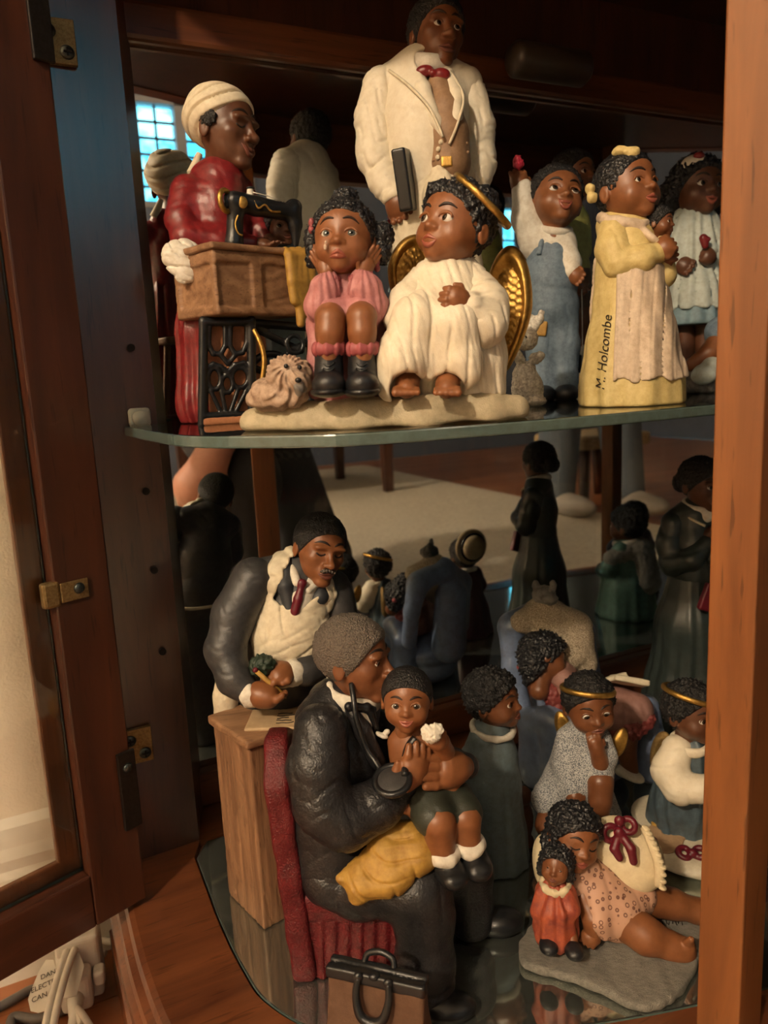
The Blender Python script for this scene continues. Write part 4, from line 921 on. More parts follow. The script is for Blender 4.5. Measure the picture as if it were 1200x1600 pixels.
# ------------------------------------------------------------------ tall man in a cream suit
def suit_man():
    F = Frame('suited_man_figurine', 668, 600, y=.57, z=SZ, label='tall man in a cream suit and dark bow tie holding a black book', group=UPPER)
    H = Head(F, 682, 58, 0, 51, 24, 2, 6, 'adult')
    so = F.add('skin', [(H.skin(), 2.0), (hand_sd(F.P(618, 305, -34), F.P(634, 348, -38), 21, .6, (1, -.3, .1), thumb=1), 2.0), (hand_sd(F.P(742, 306, 10), F.P(742, 352, 10), 18, .4, (1, .3, 0)), 2.2)], SKIN_M)
    H.face(so, LIP_D, BROW, EYE, gaze=(.2, 0), esc=.9); H.hair(HAIR_F, .09, .62, -.6, 22, .05)
    jk = [F.C([(662, 128, 6, 48), (664, 180, 4, 62), (668, 230, 0, 60), (666, 268, 0, 58)], 16), F.C([(612, 132, 8, 28), (662, 112, 6, 26), (726, 132, 8, 26)], 14)]
    jac = wob(uni(jk, 20), folds((.4, .2, .9), .09, 1.3, 2.2, .05), 2)
    jac = sub(jac, chain([(F.P(668, 98, -30), 18), (F.P(680, 118, -50), 14), (F.P(694, 190, -74), 12), (F.P(702, 262, -74), 16), (F.P(705, 300, -74), 26)], 4), 4)
    jo = F.add('jacket', jac, IVORY, 2.6)
    slv = lambda pts, nm: F.add(nm, wob(F.C(pts, 10), lambda p: folds((.35, .1, .95), .14, 2.6, 2.4, .08)(p) + folds((.5, .3, .8), .27, 1.2, 2.6, .1, 1.)(p), 3), IVORY, 2.2, jo)
    slv([(598, 140, 4, 32), (588, 190, 0, 31), (587, 240, -8, 29), (600, 280, -22, 24), (615, 305, -33, 19)], 'jacket_sleeve'); slv([(738, 150, 6, 24), (748, 200, 8, 23), (752, 250, 8, 22), (744, 304, 8, 18)], 'jacket_sleeve')
    F.add('jacket_cuff', torus(F.P(617, 306, -34), (.3, -.1, -1), 16, 4.5, .6), IVORY, 1.8, jo)
    # lapels, waistcoat, collar, tie
    VEST = paint('tan_waistcoat_paint', (.30, .18, .10), .55, .25, 120, .4, 420)
    F.add('waistcoat', F.C([(684, 128, -34, 14), (696, 170, -40, 22), (700, 210, -42, 28), (702, 255, -40, 31)], 8), VEST, 2.4)
    lap = lambda pts: F.add('lapel', wob(F.C(pts, 5), folds((.6, .2, .7), .2, .6, 1), 1), IVORY, 1.9, jo)
    lap([(646, 108, -20, 11), (660, 140, -48, 12), (682, 190, -62, 8), (692, 215, -66, 4)]); lap([(700, 118, -26, 10), (712, 150, -46, 12), (712, 185, -58, 9), (706, 215, -62, 4)])
    F.tube('lapel_braid', [F.P(608, 110, -22), F.P(640, 135, -57), F.P(672, 170, -72), F.P(692, 214, -78)], 2.2, CREAM, 6, jo); F.tube('lapel_braid', [F.P(704, 112, -34), F.P(724, 150, -60), F.P(716, 190, -70), F.P(702, 225, -74)], 2.0, CREAM, 6, jo)
    F.add('collar', uni([torus(F.P(672, 99, -12), (.15, -.3, 1), 25, 7, .6)]), WHITE, 2)
    F.add('bow_tie', uni([E(F, 664, 111, -42, (13, 7, 8)), E(F, 688, 117, -42, (14, 7, 9)), E(F, 676, 114, -46, (5, 5, 5))], 2), RED, 1.6)
    for i, (x, y) in enumerate(((689, 222), (685, 233), (684, 246))): F.add('button', E(F, x, y, -68, (3.6, 3, 3.6)), CREAM, 1.1, jo)
    for x, y in ((727, 208), (729, 224), (731, 238)): F.add('button', E(F, x, y, -56, (2.6, 2.2, 2.6)), VEST, 1.0, jo)
    F.add('belt', uni([E(F, 697, 253, -52, (22, 16, 9))]), paint('brown_belt_paint', (.12, .05, .022), .4, .2, 90, .2), 1.8); F.add('buckle', rbox(F.P(698, 252, -69), (8, 2, 7), 1), GOLD, 1.3)
    # coat tails and trousers
    tl = [F.C([(664, 262, 0, 60), (655, 310, 0, 62)], 10)]
    tr = [F.C([(676, 275, -6, 50), (655, 340, -10, 40), (648, 420, -8, 34), (648, 520, -4, 30)]), F.C([(690, 275, -6, 50), (712, 340, 0, 38), (718, 420, 4, 34), (720, 520, 6, 30)]), cap(F.P(648, 520, -4), down(F.P(648, 560, -6), 26), 30, 30), cap(F.P(720, 520, 6), down(F.P(720, 560, 6), 26), 30, 30)]
    tro = both(uni(tr, 10), half((0, 0, 8), (0, 0, -1)), 2); F.add('trousers', wob(tro, folds((1, .1, .15), .14, 1.6, 1.6, .03), 3), CREAM, 2.8)
    F.add('shirt_gather', wob(F.C([(690, 268, -52, 15), (690, 300, -50, 26), (690, 330, -46, 30)], 6), folds((1, .1, .1), .3, 1.8, 1.2, .04), 3), CREAM, 2.0)
    for x, dv in ((648, -6), (720, 6)):
        p = down(F.P(x, 580, dv)); F.add('shoe', both(uni([ell(p + [0, -18, 10], (22, 36, 16)), ell(p + [0, 6, 14], (20, 20, 18))], 6), half((0, 0, .4), (0, 0, -1)), 1), BOOT, 2.4)
    # book
    Rk = rot(76, 4, -9); c = F.P(636, 283, -50)
    bk = F.add('book_cover', rbox(c, (30, 10, 41), 2.5, Rk), BLACKP, 1.8); F.add('book_pages', rbox(c + Rk @ np.array([3, 0, 0]), (29, 7, 38), 1, Rk), GOLD, 1.8, bk)
suit_man()

# ------------------------------------------------------------------ boy in overalls
def overalls_boy():
    F = Frame('overalls_boy_figurine', 855, 600, y=.57, z=SZ, label='boy in blue overalls raising one arm with a red flower in his hand', group=UPPER)
    H = Head(F, 868, 312, -4, 47, 22, 14, 8)
    so = F.add('skin', [(H.skin(), 1.9), (hand_sd(F.P(814, 300, -8), F.P(808, 262, -10), 14, .5, (1, .3, .1), thumb=1), 1.7), (hand_sd(F.P(892, 425, -30), F.P(912, 440, -36), 12, .5, (.3, 0, 1)), 1.8)], SKIN)
    H.face(so, LIP, BROW, EYE, gaze=(.1, .2), smile=1.4, open_=.6); H.hair(HAIR_F, .07, .62, -.55, 24, .05)
    F.add('red_flower', wob(uni([E(F, 810, 256, -12, (8, 7, 8)), E(F, 808, 249, -12, (6, 6, 6))], 3), curls(.5, 1.2), 2), paint('crimson_paint', (.50, .03, .06), .4, .2, 90, .3), 1.3)
    sh = [F.C([(817, 298, -8, 17), (822, 340, -6, 21), (838, 378, -2, 25), (858, 385, 0, 30)], 10), F.C([(862, 372, 0, 26), (862, 410, 0, 34)], 8), F.C([(880, 380, -4, 20), (890, 410, -20, 17), (892, 425, -28, 13)], 6)]
    F.add('shirt', wob(uni(sh, 12), folds((.5, .2, .8), .16, 1.2, 2, .05), 2), WHITE, 2.4); F.add('collar', torus(F.P(865, 358, -4), (.2, -.3, 1), 24, 5, .8), WHITE, 2)
    ov = [F.C([(860, 405, -4, 35), (858, 440, -4, 40), (858, 475, -4, 42)], 10), F.C([(846, 480, -8, 28), (846, 540, -10, 24)]), cap(F.P(846, 540, -10), down(F.P(846, 560, -10), 24), 24, 23), F.C([(876, 480, -4, 27), (880, 540, -2, 24)]), cap(F.P(880, 540, -2), down(F.P(880, 560, -2), 24), 24, 23)]
    oo = F.add('overalls', both(wob(uni(ov, 10), folds((.6, .2, .5), .14, 1.5, 2, .05), 2), half((0, 0, 10), (0, 0, -1)), 2), BLUED, 2.5)
    F.tube('overall_strap', [F.P(842, 398, -36), F.P(846, 380, -30), F.P(850, 366, -14)], 4, BLUED, parent=oo)
    F.add('knee_patch', rbox(F.P(843, 513, -36), (11, 3, 11), 2, rot(0, 0, 8)), MUSTARD, 1.5, oo)
    for x, v in ((848, -24), (884, -12)):
        p = down(F.P(x, 590, v)); F.add('shoe', both(ell(p + [0, -4, 9], (20, 28, 15)), half((0, 0, .4), (0, 0, -1)), 1), BOOT, 2.2)
overalls_boy()
def rabbit():
    F = Frame('rabbit_figurine', 822, 604, y=.50, z=SZ, label='small speckled white rabbit sitting upright behind the gold wing', group=UPPER)
    RB = paint('rabbit_fur_paint', (.78, .74, .66), .6, .45, 260, .8, 500, col2=(.30, .27, .23))
    zz = F.P(822, 604, 0)[2]
    b = [ell((2, 0, 26), (25, 24, 30)), ell((-2, -4, 48), (18, 18, 22)), E(F, 824, 530, -6, (16, 17, 17)), E(F, 816, 536, -12, (9, 10, 9)), F.C([(833, 516, 4, 6), (842, 500, 10, 7), (846, 488, 12, 4)]), F.C([(822, 516, 6, 6), (828, 498, 12, 7)]), F.C([(836, 560, -10, 9), (844, 556, -20, 7)]), F.C([(812, 562, -12, 8), (808, 552, -20, 6)]), ell((16, -12, 8), (14, 18, 8)), ell((-14, -12, 8), (12, 18, 8))]
    o = F.add('body', both(wob(uni(b, 6), curls(.42, 1.2), 2), half((0, 0, .4), (0, 0, -1)), 1), RB, 1.8)
    F.add('rabbit_eye', E(F, 822, 527, -20, (3, 3, 3)), BLACKP, 1)
rabbit()
def spool_boy():
    F = Frame('yoyo_boy_figurine', 900, 600, y=.625, z=SZ, label='boy in a yellow-green shirt dangling a white spool on a string', group=UPPER)
    GRN = paint('olive_shirt_paint', (.34, .34, .10), .55, .25, 120, .4, 420)
    H = Head(F, 896, 276, -4, 36, 55, 5, 0); so = F.add('skin', [(H.skin(), 1.8), (uni([F.C([(892, 400, -18, 13), (900, 440, -30, 11)]), hand_sd(F.P(900, 438, -30), F.P(914, 462, -34), 12, .5, (1, .2, 0))], 4), 2.0, 'arm'), (F.C([(902, 470, -6, 19), (908, 500, -12, 18), (907, 550, -8, 14)]), 2.2, 'leg'), (F.C([(884, 470, 6, 19), (884, 540, 10, 15)]), 2.4, 'leg')], SKIN_M)
    H.face(so, LIP_D, BROW, EYE, smile=.5); H.hair(HAIR_F, .08, .55, -.6, 24, .05)
    F.add('shirt', wob(uni([F.C([(890, 330, 0, 22), (890, 370, 0, 28), (892, 420, 0, 28)], 8), F.C([(880, 340, -8, 16), (888, 380, -16, 15), (892, 405, -20, 14)], 5), F.C([(906, 345, 6, 14), (912, 390, 0, 12)], 5)], 8), folds((.5, .2, .8), .16, 1.2, 2, .05), 2), GRN, 2.4)
    F.add('shorts', wob(uni([F.C([(892, 425, 0, 28), (904, 470, -8, 23)]), F.C([(890, 430, 4, 26), (884, 475, 8, 22)])], 8), folds((.5, .2, .8), .16, 1, 2, .05), 2), paint('brown_shorts_paint', (.10, .055, .035), .6, .2, 100, .3), 2.4)
    for x, v in ((907, -8), (884, 10)):
        F.add('sock', wob(torus(F.P(x, 548, v), (0, 0, 1), 11, 7, .8), pleats(F.P(x, 548, v)[0], v, 9, 1.2, .01), 2), WHITE, 1.8)
        p = F.P(x, 570, v); F.add('boot', both(uni([cap(F.P(x, 556, v), down(p, 14), 15, 16), ell(down(p, 8) + [0, -14, 0], (16, 26, 12))], 5), half((0, 0, .4), (0, 0, -1)), 1), BOOT, 2.2)
    F.tube('string', [F.P(909, 452, -46), F.P(910, 510, -50), F.P(910, 574, -52)], .9, WHITE, 6, n=2)
    z0 = 4
    q = F.P(910, 592, -52); F.add('thread_spool', uni([cap([q[0], -52, 8], [q[0], -52, 26], 8), ell([q[0], -52, 4], (10, 10, 4)), ell([q[0], -52, 30], (10, 10, 4))], 1), WHITE, 1.5)
spool_boy()

# ------------------------------------------------------------------ girl in a yellow dress hugging a doll
def yellow_girl():
    F = Frame('yellow_dress_girl_figurine', 985, 620, y=.432, z=SZ, label='girl in a long yellow dress and pale apron hugging a brown doll', group=UPPER)
    H = Head(F, 978, 296, 0, 52, 48, 10, -2)
    so = F.add('skin', [(H.skin(), 1.9), (hand_sd(F.P(1028, 396, -26), F.P(1052, 374, -30), 17, .55, (.5, -.4, -.7), thumb=1), 1.7), (hand_sd(F.P(1030, 408, 0), F.P(1056, 392, -14), 15, .5, (.3, -.4, -.8)), 1.8)], SKIN)
    H.face(so, LIP, BROW, EYE, gaze=(.1, .1), smile=.1, open_=.3, esc=.85); H.hair(HAIR, .04, .60, -.8, 20, .045)
    for x, y in ((978, 236), (924, 302)):
        F.add('hair_bow', wob(uni([E(F, x - 9, y, -24, (12, 8, 8)), E(F, x + 10, y + 2, -26, (12, 8, 8)), E(F, x, y + 1, -28, (4, 5, 5))] if x > 950 else [E(F, x - 2, y - 7, -16, (8, 8, 8)), E(F, x + 1, y + 7, -18, (8, 8, 8))], 2), lumps(.5, .8), 1), YELL, 1.4)
    SK0 = F.P(985, 420, 0)
    bd = [F.C([(978, 352, 0, 30), (978, 385, 0, 42), (982, 420, 0, 48)], 10), F.C([(950, 352, 0, 18), (1000, 356, 0, 20)], 10)]
    skt = [F.C([(982, 420, 0, 46), (983, 470, 0, 52), (984, 540, 0, 64), (985, 600, 0, 74)], 14)]
    low = cap(F.P(985, 600, 0), down(F.P(985, 600, 0), 6), 74, 78)
    dr = uni(bd + skt + [low], 14); dr = both(wob(dr, pleats(SK0[0], 0, 9, 2.6, .02, .4, SK0[2] + 10, 40), 4), half((0, 0, .4), (0, 0, -1)), 2)
    do = F.add('dress', dr, YELL, 2.6)
    F.add('sleeve', wob(F.C([(960, 362, -18, 25), (958, 390, -30, 25), (966, 412, -38, 22), (1004, 404, -40, 19), (1030, 394, -28, 15)], 8), folds((.5, .2, .8), .16, 1.4, 2, .06), 2), YELL, 2.2, do)
    F.add('sleeve', F.C([(1002, 368, 16, 20), (1020, 400, 16, 17), (1032, 408, 4, 14)], 6), YELL, 2.4, do)
    F.add('collar', wob(uni([torus(F.P(976, 345, 0), (.25, -.25, 1), 36, 6, .7), F.C([(1000, 356, -28, 6), (1020, 372, -34, 5), (1034, 384, -30, 3)])], 4), lumps(.3, .8), 1), APRONP, 1.9, do)
    # apron panel hugging the skirt front
    def apn(p):
        d = dr(p) - 4; u = p[:, 0] - SK0[0]; z = p[:, 2]; zz = (SK0[2] + 4 - z) / (SK0[2] + 4 - 38)
        c = np.maximum(np.maximum(z - SK0[2] - 2, 38 - 3 * np.sin(.12 * u) - z), np.maximum(-(u + 18 + 4 * zz) , u - 200)); c = np.maximum(c, p[:, 1] - 30)
        return -smin(-np.maximum(d, -(dr(p) + 2)), -c, 2)
    A = D(apn, dr.lo - 4, dr.hi + 4); ao = F.add('apron', wob(A, lambda p: 1.3 * np.sin(.24 * p[:, 0] + .8 * np.sin(.03 * p[:, 2])) - 1.6 * np.exp(-(np.sin(.2 * p[:, 0] + .6 * np.sin(.02 * p[:, 2])) / .2) ** 2), 2), APRONP, 2.1)
    F.add('apron_bow', wob(uni([E(F, 942, 408, -6, (14, 12, 13)), E(F, 936, 420, -4, (9, 10, 12)), F.C([(934, 424, 2, 7), (929, 470, 6, 7), (926, 520, 8, 6)])], 5), folds((.4, .3, .8), .25, 1.3, 2), 2), APRONP, 1.8, ao)
    H2 = Head(F, 1030, 348, -6, 22, 70, 0, 0); dso = F.add('doll_skin', H2.skin(), SKIN_M, 1.5); H2.face(dso, LIP_D, BROW, EYE); H2.hair(HAIR_F, .10, .55, -.6, 18, .06, name='doll_hair')
    F.add('doll_dress', F.C([(1030, 372, -2, 12), (1032, 400, 2, 18), (1036, 430, 2, 20)], 5), YELL, 2.2)
    # signature running up the skirt
    cu = bpy.data.curves.new('sig', 'FONT'); cu.body = 'M. Holcombe'; cu.size = 20; cu.shear = .35; cu.offset = -.012; cu.resolution_u = 3
    to = bpy.data.objects.new('tmp', cu); COL.objects.link(to); dg = bpy.context.evaluated_depsgraph_get(); me = bpy.data.meshes.new_from_object(to.evaluated_get(dg)); bpy.data.objects.remove(to)
    co = np.zeros(len(me.vertices) * 3); me.vertices.foreach_get('co', co); co = co.reshape(-1, 3); x, y = co[:, 0], co[:, 1]; L = x.max()
    out = np.zeros_like(co); t = x / L
    u = np.interp(t, [0, 1], [F.P(938, 610, -60)[0], F.P(950, 492, -50)[0]]) - (y - 6); z = np.interp(t, [0, 1], [F.P(938, 610, -60)[2], F.P(950, 492, -50)[2]])
    vs = np.linspace(-110, 20, 131); P3 = np.stack(np.broadcast_arrays(u[:, None], vs[None], z[:, None]), -1).reshape(-1, 3); dd_ = dr(P3).reshape(len(u), -1); vi = vs[np.argmax(dd_ < .3, 1)]
    out = np.stack([u, vi - 2.2, z], 1); me.vertices.foreach_set('co', (out * F.k).ravel()); me.update(); link('signature', me, INK, do, False)
yellow_girl()

# ------------------------------------------------------------------ girl in blue with a white pinafore
def pinafore_girl():
    F = Frame('pinafore_girl_figurine', 1085, 610, y=.58, z=SZ, label='girl in a blue dress and white pinafore with a white cap by the post', group=UPPER)
    H = Head(F, 1088, 296, 0, 44, 36, 4, 4)
    ls = [F.C([(1072, 500, 0, 16), (1070, 560, 0, 14)]), cap(F.P(1070, 560, 0), down(F.P(1070, 590, 0), 12), 14, 12), F.C([(1100, 500, 0, 16), (1102, 560, 0, 14)]), cap(F.P(1102, 560, 0), down(F.P(1102, 590, 0), 12), 14, 12)]
    so = F.add('skin', [(H.skin(), 1.8), (hand_sd(F.P(1058, 410, -26), F.P(1084, 422, -40), 14, .4, (.2, .3, 1)), 1.7), (hand_sd(F.P(1110, 404, -30), F.P(1098, 396, -42), 13, .6, (.2, .3, 1)), 1.8), (uni(ls[:2], 3), 2.6, 'leg'), (uni(ls[2:], 3), 2.6, 'leg')], SKIN_D)
    H.face(so, LIP, BROW, EYE, gaze=(.2, 0), smile=.9, open_=.4); H.hair(HAIR, .12, .52, -.75, 16, .07, [ell((-.75, .25, -.25), (.42, .5, .75)), ell((.8, .3, -.3), (.4, .45, .7))])
    ca = F.add('cap', wob(uni([E(F, 1080, 258, -14, (17, 20, 13), rot(30, 0, -25)), E(F, 1094, 250, -20, (10, 10, 7))], 4), lumps(.2, .8), 1), WHITE, 1.6); F.add('cap_patch', E(F, 1092, 244, -27, (8, 6, 6)), RED, 1.3, ca)
    dr = [F.C([(1082, 350, 0, 26), (1082, 390, 0, 30), (1082, 415, 0, 28)], 8), F.C([(1062, 356, -4, 19), (1052, 388, -12, 18), (1058, 408, -24, 13)], 6), F.C([(1102, 356, 0, 18), (1112, 390, -10, 16)], 6), F.C([(1084, 415, 0, 28), (1086, 460, 0, 40), (1088, 500, 0, 46)], 8)]
    dres = uni(dr, 10); F.add('dress', both(wob(dres, pleats(F.P(1085, 450, 0)[0], 0, 11, 1.6, .02), 2), half(F.P(1085, 508, 0), (0, 0, -1)), 2), LBLUE, 2.4)
    pin = both(D(lambda p: np.maximum(dres(p) - 4, -(dres(p) + 2)), dres.lo - 4, dres.hi + 4), both(half(F.P(1085, 484, 0), (0, 0, -1)), half(F.P(1060, 400, 0), (-1, 0.45, 0)), 1), 2)
    F.add('pinafore', wob(pin, pleats(F.P(1085, 450, 0)[0], 0, 13, 1.4, .02), 2), paint('pale_pinafore_paint', (.50, .56, .52), .5, .2, 110, .4, 420), 2.2)
    F.add('red_toy', uni([F.C([(1099, 372, -46, 6), (1102, 384, -46, 5)]), E(F, 1104, 374, -46, (6, 4, 4))], 2), RED, 1.5)
    for x in (1070, 1102): F.add('shoe', both(ell(down(F.P(x, 590, -8), 8), (14, 22, 12)), half((0, 0, .4), (0, 0, -1)), 1), BOOT, 2.4)
pinafore_girl()
def fur_child():
    F = Frame('lying_dog_figurine', 1088, 640, y=.50, z=SZ, label='grey shaggy dog lying with a child sprawled over it beside the post', group=UPPER)
    GF = paint('grey_fur_paint', (.22, .20, .18), .65, .45, 200, .7, 420, col2=(.10, .09, .085))
    fur = lambda p: 1.6 * np.sin(.45 * p[:, 0] + .2 * p[:, 2] + 2.2 * np.sin(.1 * p[:, 1]))
    b = uni([ell((0, 10, 16), (46, 34, 20)), ell((-14, 16, 30), (24, 26, 24)), ell((-36, -6, 12), (20, 18, 13)), ell((40, 8, 18), (26, 24, 20))], 10)
    F.add('dog', both(wob(b, fur, 2), half((0, 0, .4), (0, 0, -1)), 1), GF, 2.2)
    F.add('child_leg', F.C([(1128, 525, 20, 17), (1108, 552, 2, 15), (1082, 570, -10, 11)]), SKIN, 2.2); F.add('child_boot', wob(uni([E(F, 1100, 585, -30, (20, 14, 15)), E(F, 1112, 572, -24, (14, 12, 14))], 5), lumps(.2, 1), 1), paint('pale_boot_paint', (.45, .50, .46), .5, .25, 100, .3), 1.9)
    F.add('child_body', wob(F.C([(1128, 520, 24, 26), (1165, 500, 40, 30)], 8), folds((.5, .2, .8), .15, 1, 2), 2), BLUED, 2.6)
fur_child()
# ================================================================== lower row
CHAR = paint('charcoal_suit_paint', (.048, .046, .046), .42, .3, 90, .3, 300, col2=(.028, .027, .029))
CHAR_G = paint('charcoal_gloss_paint', (.021, .0205, .022), .30, .3, 80, .8, 140, col2=(.013, .013, .0145))
NAVY = paint('navy_lapel_paint', (.030, .034, .042), .5, .2, 90, .3, 420)
BURG = paint('burgundy_paint', (.12, .008, .018), .35, .25, 90, .3, 420)
CHAIRR = paint('red_leather_paint', (.135, .010, .013), .32, .35, 60, .6, 150, col2=(.075, .006, .008), dist=.002)
def desk_man():
    F = Frame('standing_writer_figurine', 400, 1450, z=GZ, label='mustached man in dark suit and cream apron writing on a wooden stand', group=LOWER)
    A = np.array([12., -11, 0]); B = np.array([-40., 94, 0]); e2 = (B - A) / np.linalg.norm(B - A); e1 = np.array([e2[1], -e2[0], 0]); Lb, Wb = 117., 125.
    hz = F.P(397, 1160, -11)[2]; Rb = np.stack([e1, e2, [0, 0, 1]], 1); c = A + e1 * Wb / 2 + e2 * Lb / 2
    bx = rbox(c + [0, 0, hz / 2 - 3], (Wb / 2, Lb / 2, hz / 2 - 3), 3, Rb)
    for f in (-.27, 0, .27): bx = sub(bx, rbox(c + e2 * f * Lb - e1 * Wb / 2 + [0, 0, hz * .46], (2.2, 1.6, hz * .42), 1, Rb), 1)
    so_ = F.add('wooden_stand', wob(bx, grain(e2 + .45 * e1, .105, 3.2), 3.5), OAKV, 2.4)
    F.add('stand_top', wob(rbox(c + [0, 0, hz - 2], (Wb / 2 + 6, Lb / 2 + 6, 7), 3, Rb), lumps(.1, .6), 1), OAKP, 2.4, so_)
    # paper and pencil
    pc = F.P(438, 1097, 40); pc[2] = hz + 6.5
    po = F.add('paper', wob(rbox(pc, (52, 34, 2.5), 1, rot(-14)), lumps(.06, .5), 1), paint('aged_paper_paint', (.50, .36, .21), .7, .15, 60, .2), 2.0)
    rr = random.Random(4)
    for i in range(5):
        y0 = pc[1] - 16 + i * 8; pts = [np.array([pc[0] - 10 + j * 4.5 + i * 1.5, y0 - .25 * j * 4 + rr.uniform(-2, 2), pc[2] + 3.0]) for j in range(7 - (i % 3))]
        F.tube('pen_line', pts, .8, INK, 5, po, 2)
    pn = F.tube('pencil', [F.P(401, 1049, 22), F.P(440, 1083, 26), F.P(447, 1091, 27)], [3.6, 3.6, 1], MUSTARD, 8, n=0); F.add('eraser', E(F, 399, 1047, 22, (4.2, 4.2, 4.2)), BURG, 1.2, pn)
    # man
    H = Head(F, 499, 857, 112, 55, 16, -3, 15, 'adult')
    so = F.add('skin', [(H.skin(), 1.9), (hand_sd(F.P(394, 1082, 30), F.P(446, 1094, 20), 24, .5, (-.3, 1, -.1), thumb=1), 2.0)], SKIN)
    F.add('hand', hand_sd(F.P(452, 1050, 50), F.P(412, 1058, 34), 22, .55, (.1, 1, .2), thumb=-1), SKIN, 2.0)
    H.face(so, LIP_D, BROW, EYE, closed=True, smile=.1); H.hair(HAIR_F, .06, .66, -.45, 30, .02, side=.35)
    F.add('moustache', H.wrap(lambda q: np.minimum(ell((.11, -.86, -.47), (.15, .07, .055), rot(0, 0, 14))(q), ell((-.11, -.86, -.47), (.15, .07, .055), rot(0, 0, -14))(q)) - .012 * np.sin(70 * q[:, 0])), HAIR_G, 1.3, so)
    F.add('green_cloth', wob(E(F, 410, 1040, 42, (20, 18, 17)), curls(.35, 2.4), 4), paint('dark_green_paint', (.018, .035, .020), .5, .3, 200, .5), 1.8)
    tor = [F.C([(468, 925, 130, 52), (450, 985, 135, 66), (436, 1050, 140, 66), (430, 1090, 140, 62)], 18), F.C([(408, 900, 130, 30), (470, 885, 130, 28), (520, 918, 132, 30)], 14)]
    jac = uni(tor, 22); jac = wob(jac, folds((.4, .2, .8), .1, 1.3, 2.2, .04), 2)
    jo = F.add('jacket', jac, CHAR, 2.8)
    F.add('jacket_sleeve', wob(F.C([(396, 905, 118, 36), (366, 960, 100, 34), (352, 1015, 78, 31), (366, 1060, 52, 26), (388, 1082, 36, 20)], 12), lambda p: folds((.3, .2, .9), .15, .8, 2.4, .06)(p) + folds((.5, .3, .8), .30, .7, 2.6, .1, 1.)(p), 3), CHAR, 2.2, jo)
    F.add('jacket_sleeve', wob(F.C([(524, 925, 128, 30), (536, 985, 112, 28), (520, 1035, 84, 26), (478, 1048, 62, 22), (462, 1050, 56, 18)], 12), folds((.3, .2, .9), .2, .8, 2.4, .06), 3), CHAR, 2.4, jo)
    for x, y, v, ax in ((391, 1083, 34, (-.8, .3, -.2)), (458, 1051, 54, (.9, .3, .0))): F.add('shirt_cuff', wob(torus(F.P(x, y, v), ax, 17, 5, .5), lumps(.3, .9), 1), WHITE, 1.8)
    F.add('shirt', wob(F.C([(482, 914, 104, 22), (468, 938, 92, 20), (462, 960, 86, 16)], 8), folds((1, .2, .3), .2, .8, 1.5), 1), WHITE, 2.2)
    F.add('shirt_collar', uni([F.C([(456, 888, 104, 8), (464, 910, 82, 7)], 3), F.C([(502, 906, 100, 8), (482, 922, 80, 6)], 3)], 2), WHITE, 1.8)
    F.add('necktie', uni([E(F, 472, 912, 77, (8, 6, 8)), F.C([(471, 916, 76, 5), (466, 936, 73, 7.5), (461, 955, 72, 8)], 3)], 3), BURG, 1.6)
    for pts in ([(448, 880, 112, 12), (446, 915, 92, 13), (452, 950, 80, 9)], [(506, 905, 108, 11), (500, 932, 90, 13), (478, 956, 78, 8)]): F.add('lapel', F.C(pts, 6), NAVY, 2.0, jo)
    # apron: bib hugging the chest plus neck straps and skirt
    def apn(p):
        d = jac(p); u = p[:, 0]; z = p[:, 2]; k0 = F.P(450, 960, 70); kt = F.P(455, 935, 66)
        arch = z - (kt[2] - 16 + .010 * (u - F.P(463, 950, 66)[0]) ** 2)
        strap = np.full(len(p), 99.)
        for (xa, ya), (xb, yb_), wd in (((404, 962), (430, 893), 12), ((430, 893), (450, 862), 11), ((508, 962), (518, 925), 9), ((518, 925), (510, 895), 9)):
            sa, sb = F.P(xa, ya, 85)[[0, 2]], F.P(xb, yb_, 105)[[0, 2]]; ab = sb - sa; q2 = p[:, [0, 2]] - sa; tt = np.clip(q2 @ ab / (ab @ ab), 0, 1); strap = np.minimum(strap, np.sqrt(((q2 - tt[:, None] * ab) ** 2).sum(1)) - wd)
        side = np.abs(u - F.P(448, 1000, 70)[0] + .18 * (z - k0[2])) - 66
        return -smin(-smin(np.maximum(d - 9, -(d + 3)), d * 0 + 99, 0), -np.maximum(np.minimum(np.maximum(np.maximum(arch, side), F.P(430, 1075, 70)[2] - z), strap), p[:, 1] - 132), 4)
    AP = D(apn, jac.lo - 10, jac.hi + 10); ao = F.add('apron', wob(AP, folds((.5, .1, .8), .11, 2.8, 2.5, .05), 3), CREAM, 2.2)
    lg = uni([F.C([(430, 1085, 142, 60), (424, 1120, 146, 54)]), chain([(F.P(424, 1120, 146), 54), (down(F.P(424, 1200, 150), 60), 46), (down(F.P(424, 1200, 150), 8), 50)])], 10)
    F.add('trousers', both(lg, half((0, 0, .5), (0, 0, -1)), 2), CHAR, 4.2)
    F.add('apron_skirt', wob(F.C([(352, 1048, 128, 14), (352, 1090, 128, 20), (356, 1140, 128, 22)], 6), folds((1, 0, .2), .2, 1.5, 1.5), 2), CREAM, 2.4, ao)
    F.tube('apron_tie', [F.P(352, 1052, 190), F.P(385, 1050, 206), F.P(430, 1048, 208), F.P(470, 1046, 204), F.P(496, 1046, 190)], 3.5, CREAM, 6, ao)
desk_man()

